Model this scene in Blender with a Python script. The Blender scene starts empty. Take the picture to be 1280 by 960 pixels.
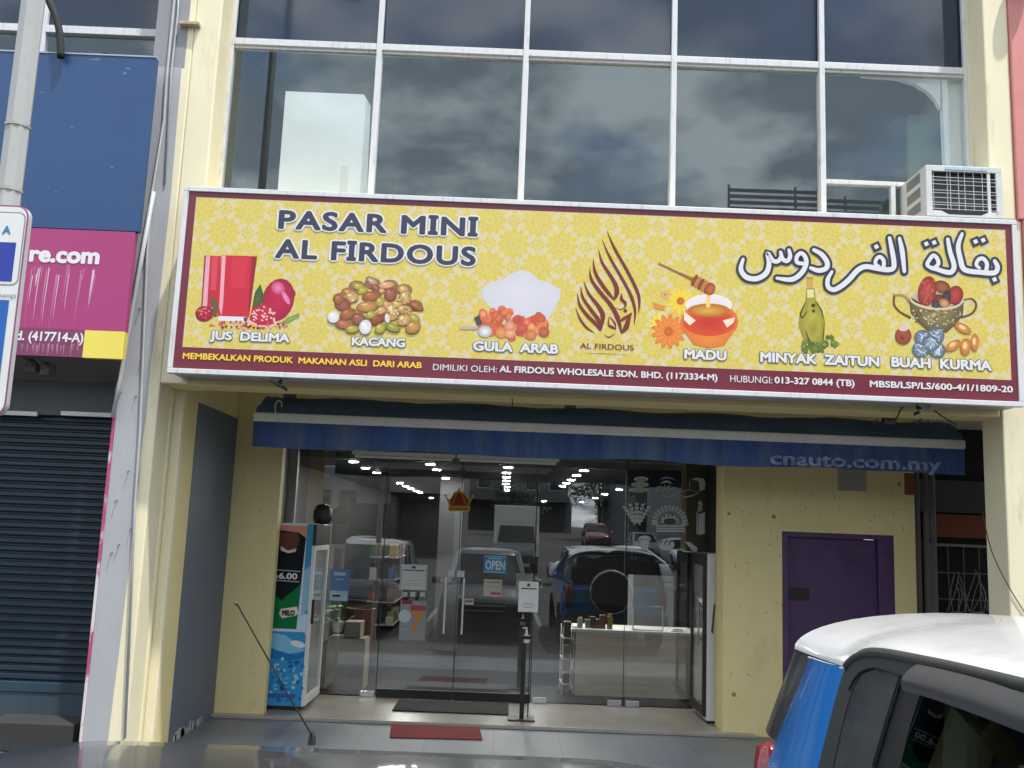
import bpy, bmesh, math, random
from mathutils import Vector, Matrix, noise
from math import sin, cos, pi, radians, sqrt, atan2

sc = bpy.context.scene
COL = sc.collection
random.seed(7)

# ------------------------------------------------------------------ camera
FPX = 1185.0
CAM = Vector((0, 0, 1.89))
_p, _r, _y = radians(8.77), radians(2.25), radians(-0.25)
_F = Vector((0, cos(_p), sin(_p))); _U = Vector((0, -sin(_p), cos(_p))); _R = Vector((1, 0, 0))
_R, _U = _R*cos(_r)+_U*sin(_r), _U*cos(_r)-_R*sin(_r)
_M = Matrix.Rotation(_y, 3, 'Z')
_R, _U, _F = _M @ _R, _M @ _U, _M @ _F
camd = bpy.data.cameras.new('camera'); camo = bpy.data.objects.new('camera', camd); COL.objects.link(camo)
camd.sensor_width = 36; camd.lens = FPX/1280*36; camd.clip_start = 0.05; camd.clip_end = 3000
_m3 = Matrix((_R, _U, -_F)).transposed()
camo.matrix_world = Matrix.Translation(CAM) @ _m3.to_4x4()
sc.camera = camo

# ------------------------------------------------------------------ light
SUN = Vector((0.26, -0.30, 1.0)).normalized()
world = bpy.data.worlds.new('World'); sc.world = world; world.use_nodes = True
wn = world.node_tree.nodes; wl_ = world.node_tree.links; wn.clear()
wo = wn.new('ShaderNodeOutputWorld'); bg = wn.new('ShaderNodeBackground'); bg.inputs['Strength'].default_value = 0.15
sky = wn.new('ShaderNodeTexSky'); sky.sky_type = 'NISHITA'; sky.sun_disc = False
sky.sun_elevation = math.asin(SUN.z); sky.sun_rotation = atan2(SUN.x, SUN.y)
sky.air_density = 1.3; sky.dust_density = 2.0
tc = wn.new('ShaderNodeTexCoord')
sep = wn.new('ShaderNodeSeparateXYZ'); wl_.new(tc.outputs['Generated'], sep.inputs[0])
def wmath(op, a, b):
    n = wn.new('ShaderNodeMath'); n.operation = op
    for i, v in enumerate((a, b)):
        if isinstance(v, (int, float)): n.inputs[i].default_value = v
        else: wl_.new(v, n.inputs[i])
    return n.outputs[0]
zz = wmath('ADD', wmath('MAXIMUM', sep.outputs[2], 0.0), 0.25)
cmb = wn.new('ShaderNodeCombineXYZ'); wl_.new(wmath('DIVIDE', sep.outputs[0], zz), cmb.inputs[0]); wl_.new(wmath('DIVIDE', sep.outputs[1], zz), cmb.inputs[1])
cn = wn.new('ShaderNodeTexNoise'); cn.inputs['Scale'].default_value = 3.4; cn.inputs['Detail'].default_value = 7; cn.inputs['Roughness'].default_value = 0.55
wl_.new(cmb.outputs[0], cn.inputs['Vector'])
cr = wn.new('ShaderNodeValToRGB'); cr.color_ramp.elements[0].position = 0.34; cr.color_ramp.elements[1].position = 0.46
wl_.new(cn.outputs['Fac'], cr.inputs[0])
cn2 = wn.new('ShaderNodeTexNoise'); cn2.inputs['Scale'].default_value = 3.0; cn2.inputs['Detail'].default_value = 9; cn2.inputs['Roughness'].default_value = 0.56
wl_.new(cmb.outputs[0], cn2.inputs['Vector'])
cc = wn.new('ShaderNodeValToRGB'); cc.color_ramp.elements[0].position = 0.45; cc.color_ramp.elements[1].position = 0.58
cc.color_ramp.elements[0].color = (3.2, 3.7, 4.4, 1); cc.color_ramp.elements[1].color = (8.8, 9.2, 9.6, 1)
wl_.new(cn2.outputs['Fac'], cc.inputs[0])
cm = wn.new('ShaderNodeMix'); cm.data_type = 'RGBA'
wl_.new(cr.outputs[0], cm.inputs[0]); wl_.new(sky.outputs[0], cm.inputs[6]); wl_.new(cc.outputs[0], cm.inputs[7])
wl_.new(cm.outputs[2], bg.inputs[0]); wl_.new(bg.outputs[0], wo.inputs[0])
sund = bpy.data.lights.new('sun', 'SUN'); suno = bpy.data.objects.new('sun', sund); COL.objects.link(suno)
sund.energy = 2.75; sund.angle = radians(1.8); sund.color = (1, 0.96, 0.90)
suno.rotation_euler = SUN.to_track_quat('Z', 'Y').to_euler(); suno.location = (10, -20, 40)
vs = sc.view_settings; vs.view_transform = 'Standard'; vs.look = 'None'; vs.exposure = 0.78; vs.gamma = 1; vs.use_curve_mapping = False
sc.render.engine = 'CYCLES'
cy = sc.cycles; cy.use_denoising = True; cy.max_bounces = 10; cy.diffuse_bounces = 5; cy.glossy_bounces = 5
cy.transparent_max_bounces = 16; cy.transmission_bounces = 6; cy.caustics_reflective = False; cy.caustics_refractive = False; cy.sample_clamp_indirect = 6

# ------------------------------------------------------------------ pixel -> place (1280 x 960 photo pixels)
def ray(x, y): return _R*((x-640)/FPX) - _U*((y-480)/FPX) + _F
def Y_(x, y, Y): d = ray(x, y); return CAM + d*((Y-CAM.y)/d.y)
def Z_(x, y, Z): d = ray(x, y); return CAM + d*((Z-CAM.z)/d.z)
def X_(x, y, X): d = ray(x, y); return CAM + d*((X-CAM.x)/d.x)

# ------------------------------------------------------------------ materials
def S(r, g=None, b=None, k=1.0):
    if g is None: g = b = r
    f = lambda c: ((c/255+0.055)/1.055)**2.4 if c > 10 else c/255/12.92
    return (f(r)*k, f(g)*k, f(b)*k, 1)
def mat(name, color, rough=0.6, metal=0.0, var=0.12, scale=3.0, bump=0.0, bscale=60.0, coat=0.0, stretch=None, dirt=None, dscale=1.5, dlo=0.52, dhi=0.72, spec=0.5, coatr=0.04):
    m = bpy.data.materials.new(name); m.use_nodes = True; t = m.node_tree; n = t.nodes; l = t.links
    p = n['Principled BSDF']; p.inputs['Roughness'].default_value = rough; p.inputs['Metallic'].default_value = metal
    p.inputs['Specular IOR Level'].default_value = spec
    if coat: p.inputs['Coat Weight'].default_value = coat; p.inputs['Coat Roughness'].default_value = coatr
    c = tuple(color[:3])
    co = n.new('ShaderNodeTexCoord'); mp = n.new('ShaderNodeMapping'); l.new(co.outputs['Object'], mp.inputs[0])
    if stretch: mp.inputs['Scale'].default_value = stretch
    col = None
    if var:
        nz = n.new('ShaderNodeTexNoise'); nz.inputs['Scale'].default_value = scale; nz.inputs['Detail'].default_value = 8; nz.inputs['Roughness'].default_value = 0.65
        l.new(mp.outputs[0], nz.inputs['Vector'])
        r = n.new('ShaderNodeValToRGB'); r.color_ramp.elements[0].position = 0.3; r.color_ramp.elements[1].position = 0.7
        r.color_ramp.elements[0].color = tuple(max(0, v*(1-var)) for v in c)+(1,)
        r.color_ramp.elements[1].color = tuple(min(0.9, v*(1+var)) for v in c)+(1,)
        l.new(nz.outputs['Fac'], r.inputs[0]); col = r.outputs[0]
        rr = n.new('ShaderNodeMapRange'); rr.inputs[3].default_value = max(0.02, rough*0.8); rr.inputs[4].default_value = min(1, rough*1.2)
        l.new(nz.outputs['Fac'], rr.inputs[0]); l.new(rr.outputs[0], p.inputs['Roughness'])
    if dirt:
        dn = n.new('ShaderNodeTexNoise'); dn.inputs['Scale'].default_value = dscale; dn.inputs['Detail'].default_value = 10; dn.inputs['Roughness'].default_value = 0.7
        l.new(mp.outputs[0], dn.inputs['Vector'])
        dr = n.new('ShaderNodeMapRange'); dr.inputs[1].default_value = dlo; dr.inputs[2].default_value = dhi; l.new(dn.outputs['Fac'], dr.inputs[0])
        mx = n.new('ShaderNodeMix'); mx.data_type = 'RGBA'; l.new(dr.outputs[0], mx.inputs[0])
        if col: l.new(col, mx.inputs[6])
        else: mx.inputs[6].default_value = c+(1,)
        mx.inputs[7].default_value = tuple(dirt[:3])+(1,); col = mx.outputs[2]
    if col: l.new(col, p.inputs['Base Color'])
    else: p.inputs['Base Color'].default_value = c+(1,)
    if bump:
        bn = n.new('ShaderNodeTexNoise'); bn.inputs['Scale'].default_value = bscale; bn.inputs['Detail'].default_value = 4; l.new(mp.outputs[0], bn.inputs['Vector'])
        b = n.new('ShaderNodeBump'); b.inputs['Strength'].default_value = bump; b.inputs['Distance'].default_value = 0.01
        l.new(bn.outputs['Fac'], b.inputs['Height']); l.new(b.outputs[0], p.inputs['Normal'])
    return m
def glass(name, tint, f0=0.04, rough=0.0, gloss=(1, 1, 1), dust=None, base=0.0):
    """thin sheet glass: part mirror by Fresnel, part tinted see-through"""
    m = bpy.data.materials.new(name); m.use_nodes = True; t = m.node_tree; n = t.nodes; l = t.links; n.clear()
    o = n.new('ShaderNodeOutputMaterial'); tr = n.new('ShaderNodeBsdfTransparent'); tr.inputs[0].default_value = tuple(tint)+(1,)
    g = n.new('ShaderNodeBsdfGlossy'); g.inputs['Roughness'].default_value = rough; g.inputs[0].default_value = tuple(gloss)+(1,)
    lw = n.new('ShaderNodeLayerWeight'); pw = n.new('ShaderNodeMath'); pw.operation = 'POWER'; pw.inputs[1].default_value = 5; lw.inputs[0].default_value = 0.5
    l.new(lw.outputs['Facing'], pw.inputs[0]); f = n.new('ShaderNodeMapRange'); f.inputs[3].default_value = f0; f.inputs[4].default_value = 0.9; l.new(pw.outputs[0], f.inputs[0])
    mx = n.new('ShaderNodeMixShader'); l.new(f.outputs[0], mx.inputs[0]); l.new(tr.outputs[0], mx.inputs[1]); l.new(g.outputs[0], mx.inputs[2])
    out = mx.outputs[0]
    if dust:
        d = n.new('ShaderNodeBsdfDiffuse'); d.inputs[0].default_value = tuple(dust[:3])+(1,)
        co = n.new('ShaderNodeTexCoord'); nz = n.new('ShaderNodeTexNoise'); nz.inputs['Scale'].default_value = 2.2; nz.inputs['Detail'].default_value = 9
        l.new(co.outputs['Object'], nz.inputs['Vector'])
        mr = n.new('ShaderNodeMapRange'); mr.inputs[1].default_value = 0.35; mr.inputs[2].default_value = 0.8; mr.inputs[3].default_value = dust[3]*0.5; mr.inputs[4].default_value = dust[3]
        l.new(nz.outputs['Fac'], mr.inputs[0])
        m2 = n.new('ShaderNodeMixShader'); l.new(mr.outputs[0], m2.inputs[0]); l.new(out, m2.inputs[1]); l.new(d.outputs[0], m2.inputs[2]); out = m2.outputs[0]
    l.new(out, o.inputs[0]); return m
def emit(name, color, s):
    m = bpy.data.materials.new(name); m.use_nodes = True; p = m.node_tree.nodes['Principled BSDF']
    p.inputs['Base Color'].default_value = (0.8, 0.8, 0.8, 1); p.inputs['Emission Color'].default_value = tuple(color[:3])+(1,); p.inputs['Emission Strength'].default_value = s
    return m
def printmat(name, rough=0.35, spec=0.4):
    m = bpy.data.materials.new(name); m.use_nodes = True; t = m.node_tree; p = t.nodes['Principled BSDF']
    a = t.nodes.new('ShaderNodeVertexColor'); a.layer_name = 'Col'
    t.links.new(a.outputs[0], p.inputs['Base Color']); p.inputs['Roughness'].default_value = rough; p.inputs['Specular IOR Level'].default_value = spec
    return m

# ------------------------------------------------------------------ object helpers
WL = {}      # world place of each thing's Empty (no rotation): parts are given in world coordinates
LOCAL = set()
def tag(o, label=None, cat=None, group=None, kind=None):
    if label: o['label'] = label
    if cat: o['category'] = cat
    if group: o['group'] = group
    if kind: o['kind'] = kind
    return o
def thing(name, label, cat, loc=(0, 0, 0), group=None, rotz=None):
    o = bpy.data.objects.new(name, None); COL.objects.link(o); o.location = loc; o.empty_display_size = 0.1
    WL[o] = Vector(loc)
    if rotz is not None: o.rotation_euler = (0, 0, rotz); LOCAL.add(o); WL[o] = Vector((0, 0, 0))
    return tag(o, label, cat, group)
class MB:
    def __init__(s): s.v = []; s.f = []; s.c = []
    def add(s, vs, fs, col=None):
        k = len(s.v); s.v += [Vector(p) for p in vs]
        for f in fs:
            s.f.append([k+i for i in f])
            s.c.append(col)
        return s
    def box(s, x0, x1, y0, y1, z0, z1):
        x0, x1 = min(x0, x1), max(x0, x1); y0, y1 = min(y0, y1), max(y0, y1); z0, z1 = min(z0, z1), max(z0, z1)
        return s.add([(x, y, z) for z in (z0, z1) for y in (y0, y1) for x in (x0, x1)],
                     [(0, 2, 3, 1), (4, 5, 7, 6), (0, 1, 5, 4), (2, 6, 7, 3), (0, 4, 6, 2), (1, 3, 7, 5)])
    def quad(s, a, b, c, d): return s.add([a, b, c, d], [(0, 1, 2, 3)])
    def prism(s, pts, off):
        """flat outline pts, thickened by the vector off"""
        n = len(pts); off = Vector(off); P = [Vector(p) for p in pts]
        return s.add(P+[p+off for p in P], [tuple(range(n)), tuple(range(2*n-1, n-1, -1))]+[(i, n+i, n+(i+1) % n, (i+1) % n) for i in range(n)])
    def tube(s, pts, r, n=8, caps=True):
        P = [Vector(p) for p in pts]; R = r if isinstance(r, (list, tuple)) else [r]*len(P); vs = []; prev = None
        for i, p in enumerate(P):
            d = (P[min(i+1, len(P)-1)]-P[max(i-1, 0)]).normalized()
            a = prev if prev is not None else (Vector((0, 0, 1)) if abs(d.z) < 0.9 else Vector((1, 0, 0)))
            u = (a - d*a.dot(d)).normalized(); prev = u; w = d.cross(u)
            vs += [p+(u*cos(2*pi*k/n)+w*sin(2*pi*k/n))*R[i] for k in range(n)]
        fs = [(i*n+k, i*n+(k+1) % n, (i+1)*n+(k+1) % n, (i+1)*n+k) for i in range(len(P)-1) for k in range(n)]
        if caps: fs += [tuple(range(n-1, -1, -1)), tuple((len(P)-1)*n+k for k in range(n))]
        return s.add(vs, fs)
    def lathe(s, prof, c=(0, 0, 0), axis='Z', n=24):
        vs = []; c = Vector(c)
        for r, h in prof:
            for k in range(n):
                a = 2*pi*k/n; u, w = r*cos(a), r*sin(a)
                vs.append(c+Vector({'Z': (u, w, h), 'X': (h, u, w), 'Y': (u, h, w)}[axis]))
        m = len(prof); fs = [(i*n+k, i*n+(k+1) % n, (i+1)*n+(k+1) % n, (i+1)*n+k) for i in range(m-1) for k in range(n)]
        fs += [tuple(range(n-1, -1, -1)), tuple((m-1)*n+k for k in range(n))]
        return s.add(vs, fs)
    def grid(s, rows, close=False):
        m = len(rows[0]); vs = [p for r in rows for p in r]; fs = []
        for i in range(len(rows)-1):
            for k in range(m if close else m-1):
                fs.append((i*m+k, i*m+(k+1) % m, (i+1)*m+(k+1) % m, (i+1)*m+k))
        return s.add(vs, fs)
    def build(s, name, m, parent=None, smooth=False, bev=0.0, sub=0, fixn=True):
        off = Vector((0, 0, 0)); q = parent
        if parent is not None: off = WL.get(parent, Vector((0, 0, 0)))
        me = bpy.data.meshes.new(name); me.from_pydata([tuple(p-off) for p in s.v], [], s.f); me.validate()
        if any(c is not None for c in s.c):
            ca = me.color_attributes.new('Col', 'FLOAT_COLOR', 'CORNER')
            i = 0
            for poly, c in zip(me.polygons, s.c):
                for j, li in enumerate(poly.loop_indices):
                    cc_ = c[j] if isinstance(c[0], (tuple, list)) else c
                    ca.data[li].color = cc_
        elif fixn:
            b = bmesh.new(); b.from_mesh(me); bmesh.ops.recalc_face_normals(b, faces=b.faces); b.to_mesh(me); b.free()
        if smooth:
            for p in me.polygons: p.use_smooth = True
        me.materials.append(m)
        o = bpy.data.objects.new(name, me); COL.objects.link(o)
        if parent is not None:
            o.parent = parent; WL[o] = off
        if sub:
            md = o.modifiers.new('sub', 'SUBSURF'); md.levels = sub; md.render_levels = sub
        if bev:
            md = o.modifiers.new('bevel', 'BEVEL'); md.width = bev; md.segments = 2; md.limit_method = 'ANGLE'; md.angle_limit = radians(40)
        if smooth == 'auto':
            try:
                b = bmesh.new(); b.from_mesh(me)
                for e in b.edges:
                    if len(e.link_faces) == 2 and e.calc_face_angle(0) > radians(38): e.smooth = False
                b.to_mesh(me); b.free()
            except Exception: pass
        return o
def box(name, m, x0, x1, y0, y1, z0, z1, parent=None, bev=0.0): return MB().box(x0, x1, y0, y1, z0, z1).build(name, m, parent, bev=bev)
def loose(name, o, label, cat, group=None): return tag(o, label, cat, group)
class Each(MB):
    """collects like MB, but every add() becomes a part of its own"""
    def __init__(s): super().__init__(); s.cuts = []
    def add(s, vs, fs, col=None): s.cuts.append((len(s.v), len(s.f))); return super().add(vs, fs, col)
    def build(s, name, m, parent=None, **k):
        cuts = s.cuts+[(len(s.v), len(s.f))]; o = None
        for (v0, f0), (v1, f1) in zip(cuts, cuts[1:]):
            b = MB(); b.v = s.v[v0:v1]; b.f = [[i-v0 for i in f] for f in s.f[f0:f1]]; b.c = s.c[f0:f1]; o = b.build(name, m, parent, **k)
        return o
def copy_tree(o, parent=None):
    c = o.copy(); COL.objects.link(c)
    if parent is not None: c.parent = parent
    for ch in list(o.children): copy_tree(ch, c)
    return c

def text_mesh(s, bold=0.0, shear=0.0, spacing=1.0):
    """polygons of a line of lettering in em units, x from 0"""
    cu = bpy.data.curves.new('lettering', 'FONT'); cu.body = s; cu.size = 1; cu.offset = bold; cu.resolution_u = 4; cu.shear = shear; cu.space_character = spacing
    o = bpy.data.objects.new('lettering', cu); COL.objects.link(o)
    dg = bpy.context.evaluated_depsgraph_get(); dg.update()
    me = bpy.data.meshes.new_from_object(o.evaluated_get(dg))
    v = [tuple(p.co) for p in me.vertices]; f = [tuple(p.vertices) for p in me.polygons]
    bpy.data.objects.remove(o); bpy.data.curves.remove(cu); bpy.data.meshes.remove(me)
    return v, f
_ref = {}
def text_fit(mb, s, x0, x1, z0, zcap, y, bold=0.03, grow=0.0, shear=0.0, facing=-1, spacing=1.0, serif=False):
    """lettering on a wall plane Y=y from x0 to x1, baseline z0, cap height up to zcap; grow widens the strokes for an outline"""
    v, f = text_mesh(s, 0.0, shear, spacing); v = list(v); f = list(f)
    if serif:                                   # capital I with bars, as in the sign's typeface
        for i, ch in enumerate(s):
            if ch == 'I':
                xr = max(p[0] for p in text_mesh(s[:i+1], 0.0, shear, spacing)[0]); xl = xr-.10
                for zb in (0.0, .727-.085):
                    k = len(v); v += [(xl-.062, zb, 1), (xr+.062, zb, 1), (xr+.062, zb+.085, 1), (xl-.062, zb+.085, 1)]; f.append((k, k+1, k+2, k+3))
    a, b = min(p[0] for p in v)-bold, max(p[0] for p in v)+bold; cap = 0.727+2*bold
    kx = (x1-x0)/(b-a); kz = (zcap-z0)/cap; r = bold+grow
    ring = [(0, 0)]+([(r*q*cos(2*pi*k/n), r*q*sin(2*pi*k/n)) for q, n in ((1, 12), (.55, 8)) for k in range(n)] if r > .006 else [])
    for j, (ox, oz) in enumerate(ring):         # strokes thickened by laying the letter over itself
        mb.add([(x0+(p[0]+ox-a)*kx, y-j*1.2e-5-p[2]*6e-6, z0+(p[1]+oz+bold)*kz) for p in v], f)
    return mb
def text_px(mb, s, L, R, cap, Y, dy=0.0, **k):
    """L, R: photo pixels of the two ends of the baseline, cap: the letters' height in pixels"""
    a, b = Y_(L[0], L[1], Y), Y_(R[0], R[1], Y); t = Y_(L[0], L[1]-cap, Y)
    z = (a.z+b.z)/2
    return text_fit(mb, s, a.x, b.x, z, z+(t.z-a.z), Y-dy, **k)

class Art:
    """a flat printed picture: coloured outlines given in photo pixels, laid one over the other on the plane Y"""
    def __init__(s, Y, step=0.00003): s.mb = MB(); s.Y = Y; s.k = 0; s.step = step
    def pt(s, x, y): return Y_(x, y, s.Y)-Vector((0, s.k*s.step, 0))
    def poly(s, pts, col, edge=None):
        s.k += 1
        if edge is None: s.mb.add([s.pt(*p) for p in pts], [tuple(range(len(pts)))], col)
        else:
            cx = sum(p[0] for p in pts)/len(pts); cy_ = sum(p[1] for p in pts)/len(pts); n = len(pts)
            P = [s.pt(*p) for p in pts]+[s.pt(cx, cy_)]
            k = len(s.mb.v); s.mb.v += P
            for i in range(n):
                s.mb.f.append([k+i, k+(i+1) % n, k+n]); s.mb.c.append((edge, edge, col))
        return s
    def ell(s, x, y, rx, ry, col, edge=None, rot=0, n=18, a0=0, a1=2*pi):
        c, q = cos(rot), sin(rot)
        pts = [(x+rx*cos(a)*c-ry*sin(a)*q, y+rx*cos(a)*q+ry*sin(a)*c) for a in [a0+(a1-a0)*i/n for i in range(n if a1-a0 > 6.2 else n+1)]]
        return s.poly(pts, col, edge)
    def stroke(s, pts, w, col, smooth=3, caps=True):
        P = spline(pts, smooth); n = len(P); W = w if isinstance(w, (list, tuple)) else [w]*2
        s.k += 1; L = []; Rr = []
        for i, p in enumerate(P):
            a, b = P[max(i-1, 0)], P[min(i+1, n-1)]; dx, dy = b[0]-a[0], b[1]-a[1]; m = sqrt(dx*dx+dy*dy) or 1
            t = i/(n-1)*(len(W)-1); j = min(int(t), len(W)-2); ww = W[j]+(W[j+1]-W[j])*(t-j)
            L.append((p[0]-dy/m*ww/2, p[1]+dx/m*ww/2)); Rr.append((p[0]+dy/m*ww/2, p[1]-dx/m*ww/2))
        vs = [s.pt(*p) for p in L+Rr]
        s.mb.add(vs, [(i, i+1, n+i+1, n+i) for i in range(n-1)], col)
        if caps:
            for p, ww in ((P[0], W[0]), (P[-1], W[-1])):
                if ww > 0.6: s.ell(p[0], p[1], ww/2, ww/2, col, n=12)
        return s
    def build(s, name, m, parent): return s.mb.build(name, m, parent)
def spline(pts, k=3):
    if k <= 1 or len(pts) < 3: return list(pts)
    out = []; n = len(pts)
    for i in range(n-1):
        p0, p1, p2, p3 = pts[max(i-1, 0)], pts[i], pts[i+1], pts[min(i+2, n-1)]
        for j in range(k):
            t = j/k
            out.append(tuple(0.5*((2*p1[d])+(-p0[d]+p2[d])*t+(2*p0[d]-5*p1[d]+4*p2[d]-p3[d])*t*t+(-p0[d]+3*p1[d]-3*p2[d]+p3[d])*t**3) for d in range(len(p1))))
    out.append(pts[-1]); return out

M = {}
M['yellow'] = mat('yellow wall paint', (0.80, 0.665, 0.325), 0.62, var=0.05, scale=2.0, bump=0.08, bscale=40, dirt=(0.55, 0.45, 0.22), dscale=1.6, dlo=0.58, dhi=0.85, stretch=(1, 1, .45))
M['cream'] = mat('pale cream pillar paint', (0.81, 0.74, 0.515), 0.6, var=0.05, scale=1.5, bump=0.08, bscale=30, dirt=(0.46, 0.40, 0.28), dscale=2.8, dlo=0.56, dhi=0.82, stretch=(1.6, 1.6, 0.35))
M['greypaint'] = mat('worn grey pillar paint', (0.40, 0.41, 0.428), 0.6, var=0.08, scale=2.5, bump=0.1, bscale=35, dirt=(0.25, 0.24, 0.25), dscale=2.5, dlo=0.58, dhi=0.8, stretch=(1, 1, 0.4))
M['greydark'] = mat('older grey paint', (0.27, 0.27, 0.29), 0.6, var=0.08, scale=2.5)
M['slate'] = mat('slate grey paint', (0.115, 0.14, 0.18), 0.55, var=0.06, scale=2, bump=0.05)
M['pink'] = mat('pink wall paint', (0.62, 0.24, 0.22), 0.65, var=0.07, scale=3)
M['alu'] = mat('white window aluminium', (0.66, 0.67, 0.68), 0.4, var=0.05, scale=4, dirt=(0.33, 0.31, 0.29), dscale=7, dlo=0.55, dhi=0.75, stretch=(5, 5, 0.7))
M['steel'] = mat('brushed steel', (0.62, 0.63, 0.64), 0.25, metal=1.0, var=0.05, scale=20)
M['galv'] = mat('galvanised grey pipe', (0.45, 0.46, 0.48), 0.5, var=0.12, scale=6, dirt=(0.24, 0.17, 0.12), dscale=5, dlo=0.62, dhi=0.75)
M['black'] = mat('black plastic', (0.012, 0.012, 0.013), 0.45, var=0.1, scale=10)
M['rubber'] = mat('black rubber', (0.02, 0.02, 0.02), 0.8, var=0.15, scale=14)
M['white'] = mat('white plastic', (0.72, 0.72, 0.70), 0.45, var=0.04, scale=5)
M['offwhite'] = mat('aged white board', (0.82, 0.83, 0.80), 0.7, var=0.05, scale=1.5)
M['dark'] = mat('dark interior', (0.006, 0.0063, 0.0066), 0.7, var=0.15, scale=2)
M['print'] = printmat('printed vinyl')
M['paper'] = printmat('printed paper', 0.7, 0.2)
M['maroon'] = mat('maroon vinyl', S(113, 38, 54), 0.35, var=0.03, scale=1.5)
M['shopglass'] = glass('storefront glass', (0.95, 0.965, 0.96), 0.105, dust=(0.5, 0.52, 0.52, 0.012))
M['winglass'] = glass('tinted window glass', (0.965, 0.985, 0.98), 0.065, gloss=(0.84, 0.96, 1.0), dust=(0.4, 0.44, 0.44, 0.03))
M['spandrel'] = mat('dark blue spandrel glass', (0.013, 0.027, 0.052), 0.05, var=0.1, scale=1, spec=0.7, coat=0.0)
# ================================================================== THE SETTING
G = -0.17                                   # parking lot level; shop walkway is 0
def terrain(y):                             # the lot is level, the street behind it climbs gently
    return G + max(0.0, -6.0-y)*0.027
ground_m = mat('worn asphalt', (0.045, 0.045, 0.044), 0.85, var=0.25, scale=0.6, bump=0.35, bscale=45, dirt=(0.075, 0.07, 0.064), dscale=0.5, dlo=0.45, dhi=0.8)
b = MB(); ys = [7.0, 3, -1, -6, -12, -20, -40, -70, -110, -180, -400]
b.grid([[(x, y, terrain(y) if y > -110 else terrain(-110)) for x in (-400, -60, -20, 20, 60, 400)] for y in ys])
b.build('parking_lot', ground_m).__setitem__('kind', 'structure')
b = MB().grid([[(x, y, -0.30) for x in (-400, 400)] for y in (400, 7.0)]); b.build('ground', ground_m)['kind'] = 'structure'
pm = mat('worn road paint', (0.22, 0.22, 0.21), 0.8, var=0.2, scale=4, dirt=(0.14, 0.14, 0.135), dscale=6, dlo=0.5, dhi=0.66)
b = MB()
for i in range(-8, 9):
    x = 0.92+i*2.5
    b.grid([[(x-.05, y, G+.004), (x+.05, y, G+.004)] for y in (0.2, -3.4)])
for i in range(-5, 6):
    x = 0.92+i*2.5
    b.grid([[(x-.05+3, y, terrain(y)+.005), (x+.05+3, y, terrain(y)+.005)] for y in (-11.5, -16.5)])
b.build('parking_markings', pm)['kind'] = 'structure'
tile_m = bpy.data.materials.new('grey walkway tile'); tile_m.use_nodes = True
def brickmat(m, c1, c2, mortar, w, h, rough, gap=0.006, off=0.0):
    t = m.node_tree; n = t.nodes; l = t.links; p = n['Principled BSDF']
    co = n.new('ShaderNodeTexCoord'); br = n.new('ShaderNodeTexBrick'); l.new(co.outputs['Object'], br.inputs['Vector'])
    br.inputs['Color1'].default_value = c1+(1,); br.inputs['Color2'].default_value = c2+(1,); br.inputs['Mortar'].default_value = mortar+(1,)
    br.inputs['Scale'].default_value = 1; br.inputs['Brick Width'].default_value = w; br.inputs['Row Height'].default_value = h; br.inputs['Mortar Size'].default_value = gap; br.offset = off
    nz = n.new('ShaderNodeTexNoise'); nz.inputs['Scale'].default_value = 1.6; nz.inputs['Detail'].default_value = 9; l.new(co.outputs['Object'], nz.inputs['Vector'])
    mx = n.new('ShaderNodeMix'); mx.data_type = 'RGBA'; mx.blend_type = 'MULTIPLY'; mx.inputs[0].default_value = 0.7
    l.new(br.outputs['Color'], mx.inputs[6])
    r = n.new('ShaderNodeValToRGB'); r.color_ramp.elements[0].position = .3; r.color_ramp.elements[0].color = (.55, .55, .55, 1); r.color_ramp.elements[1].position = .65
    l.new(nz.outputs['Fac'], r.inputs[0]); l.new(r.outputs[0], mx.inputs[7]); l.new(mx.outputs[2], p.inputs['Base Color'])
    mr = n.new('ShaderNodeMapRange'); mr.inputs[3].default_value = rough*0.7; mr.inputs[4].default_value = rough*1.3; l.new(nz.outputs['Fac'], mr.inputs[0]); l.new(mr.outputs[0], p.inputs['Roughness'])
    return m
brickmat(tile_m, (0.19, 0.212, 0.24), (0.182, 0.204, 0.23), (0.135, 0.145, 0.16), 0.6, 0.6, 0.42)
o = box('walkway', tile_m, -3.02, 30, 7.0, 10.9, -0.30, 0.0); o['kind'] = 'structure'
wl2 = mat('old cement walkway', (0.09, 0.09, 0.088), 0.8, var=0.2, scale=2, bump=0.2)
o = box('neighbour_walkway', wl2, -30, -3.022, 7.0, 8.0, -0.30, 0.05); o['kind'] = 'structure'
kerb_m = mat('kerb concrete', (0.17, 0.165, 0.155), 0.85, var=0.2, scale=4, bump=0.3)
o = box('kerb', kerb_m, -30, 30, 6.85, 6.998, -0.30, 0.004, bev=0.015); o['kind'] = 'structure'

# ================================================================== THE SHOPHOUSE
XL, XR = -2.81, 4.02            # pillar faces to the opening
XP = -2.73                      # party wall
YP, YW, YG = 7.6, 9.6, 10.75    # pillars, back wall of the walkway, storefront glass
YU = 7.92                       # upper windows
shop = thing('shophouse', 'yellow shophouse with dark upper windows and a glass storefront between cream pillars', 'building', (0.6, YW, 0))
x0, x1 = Y_(354, 560, YW).x, Y_(903, 583, YW).x          # opening of the storefront
xe = Y_(1143, 620, YW).x
OX0, OX1, OT = (x0+Y_(329, 893, YW).x)/2, (x1+Y_(905, 920, YW).x)/2, 2.78
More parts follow.
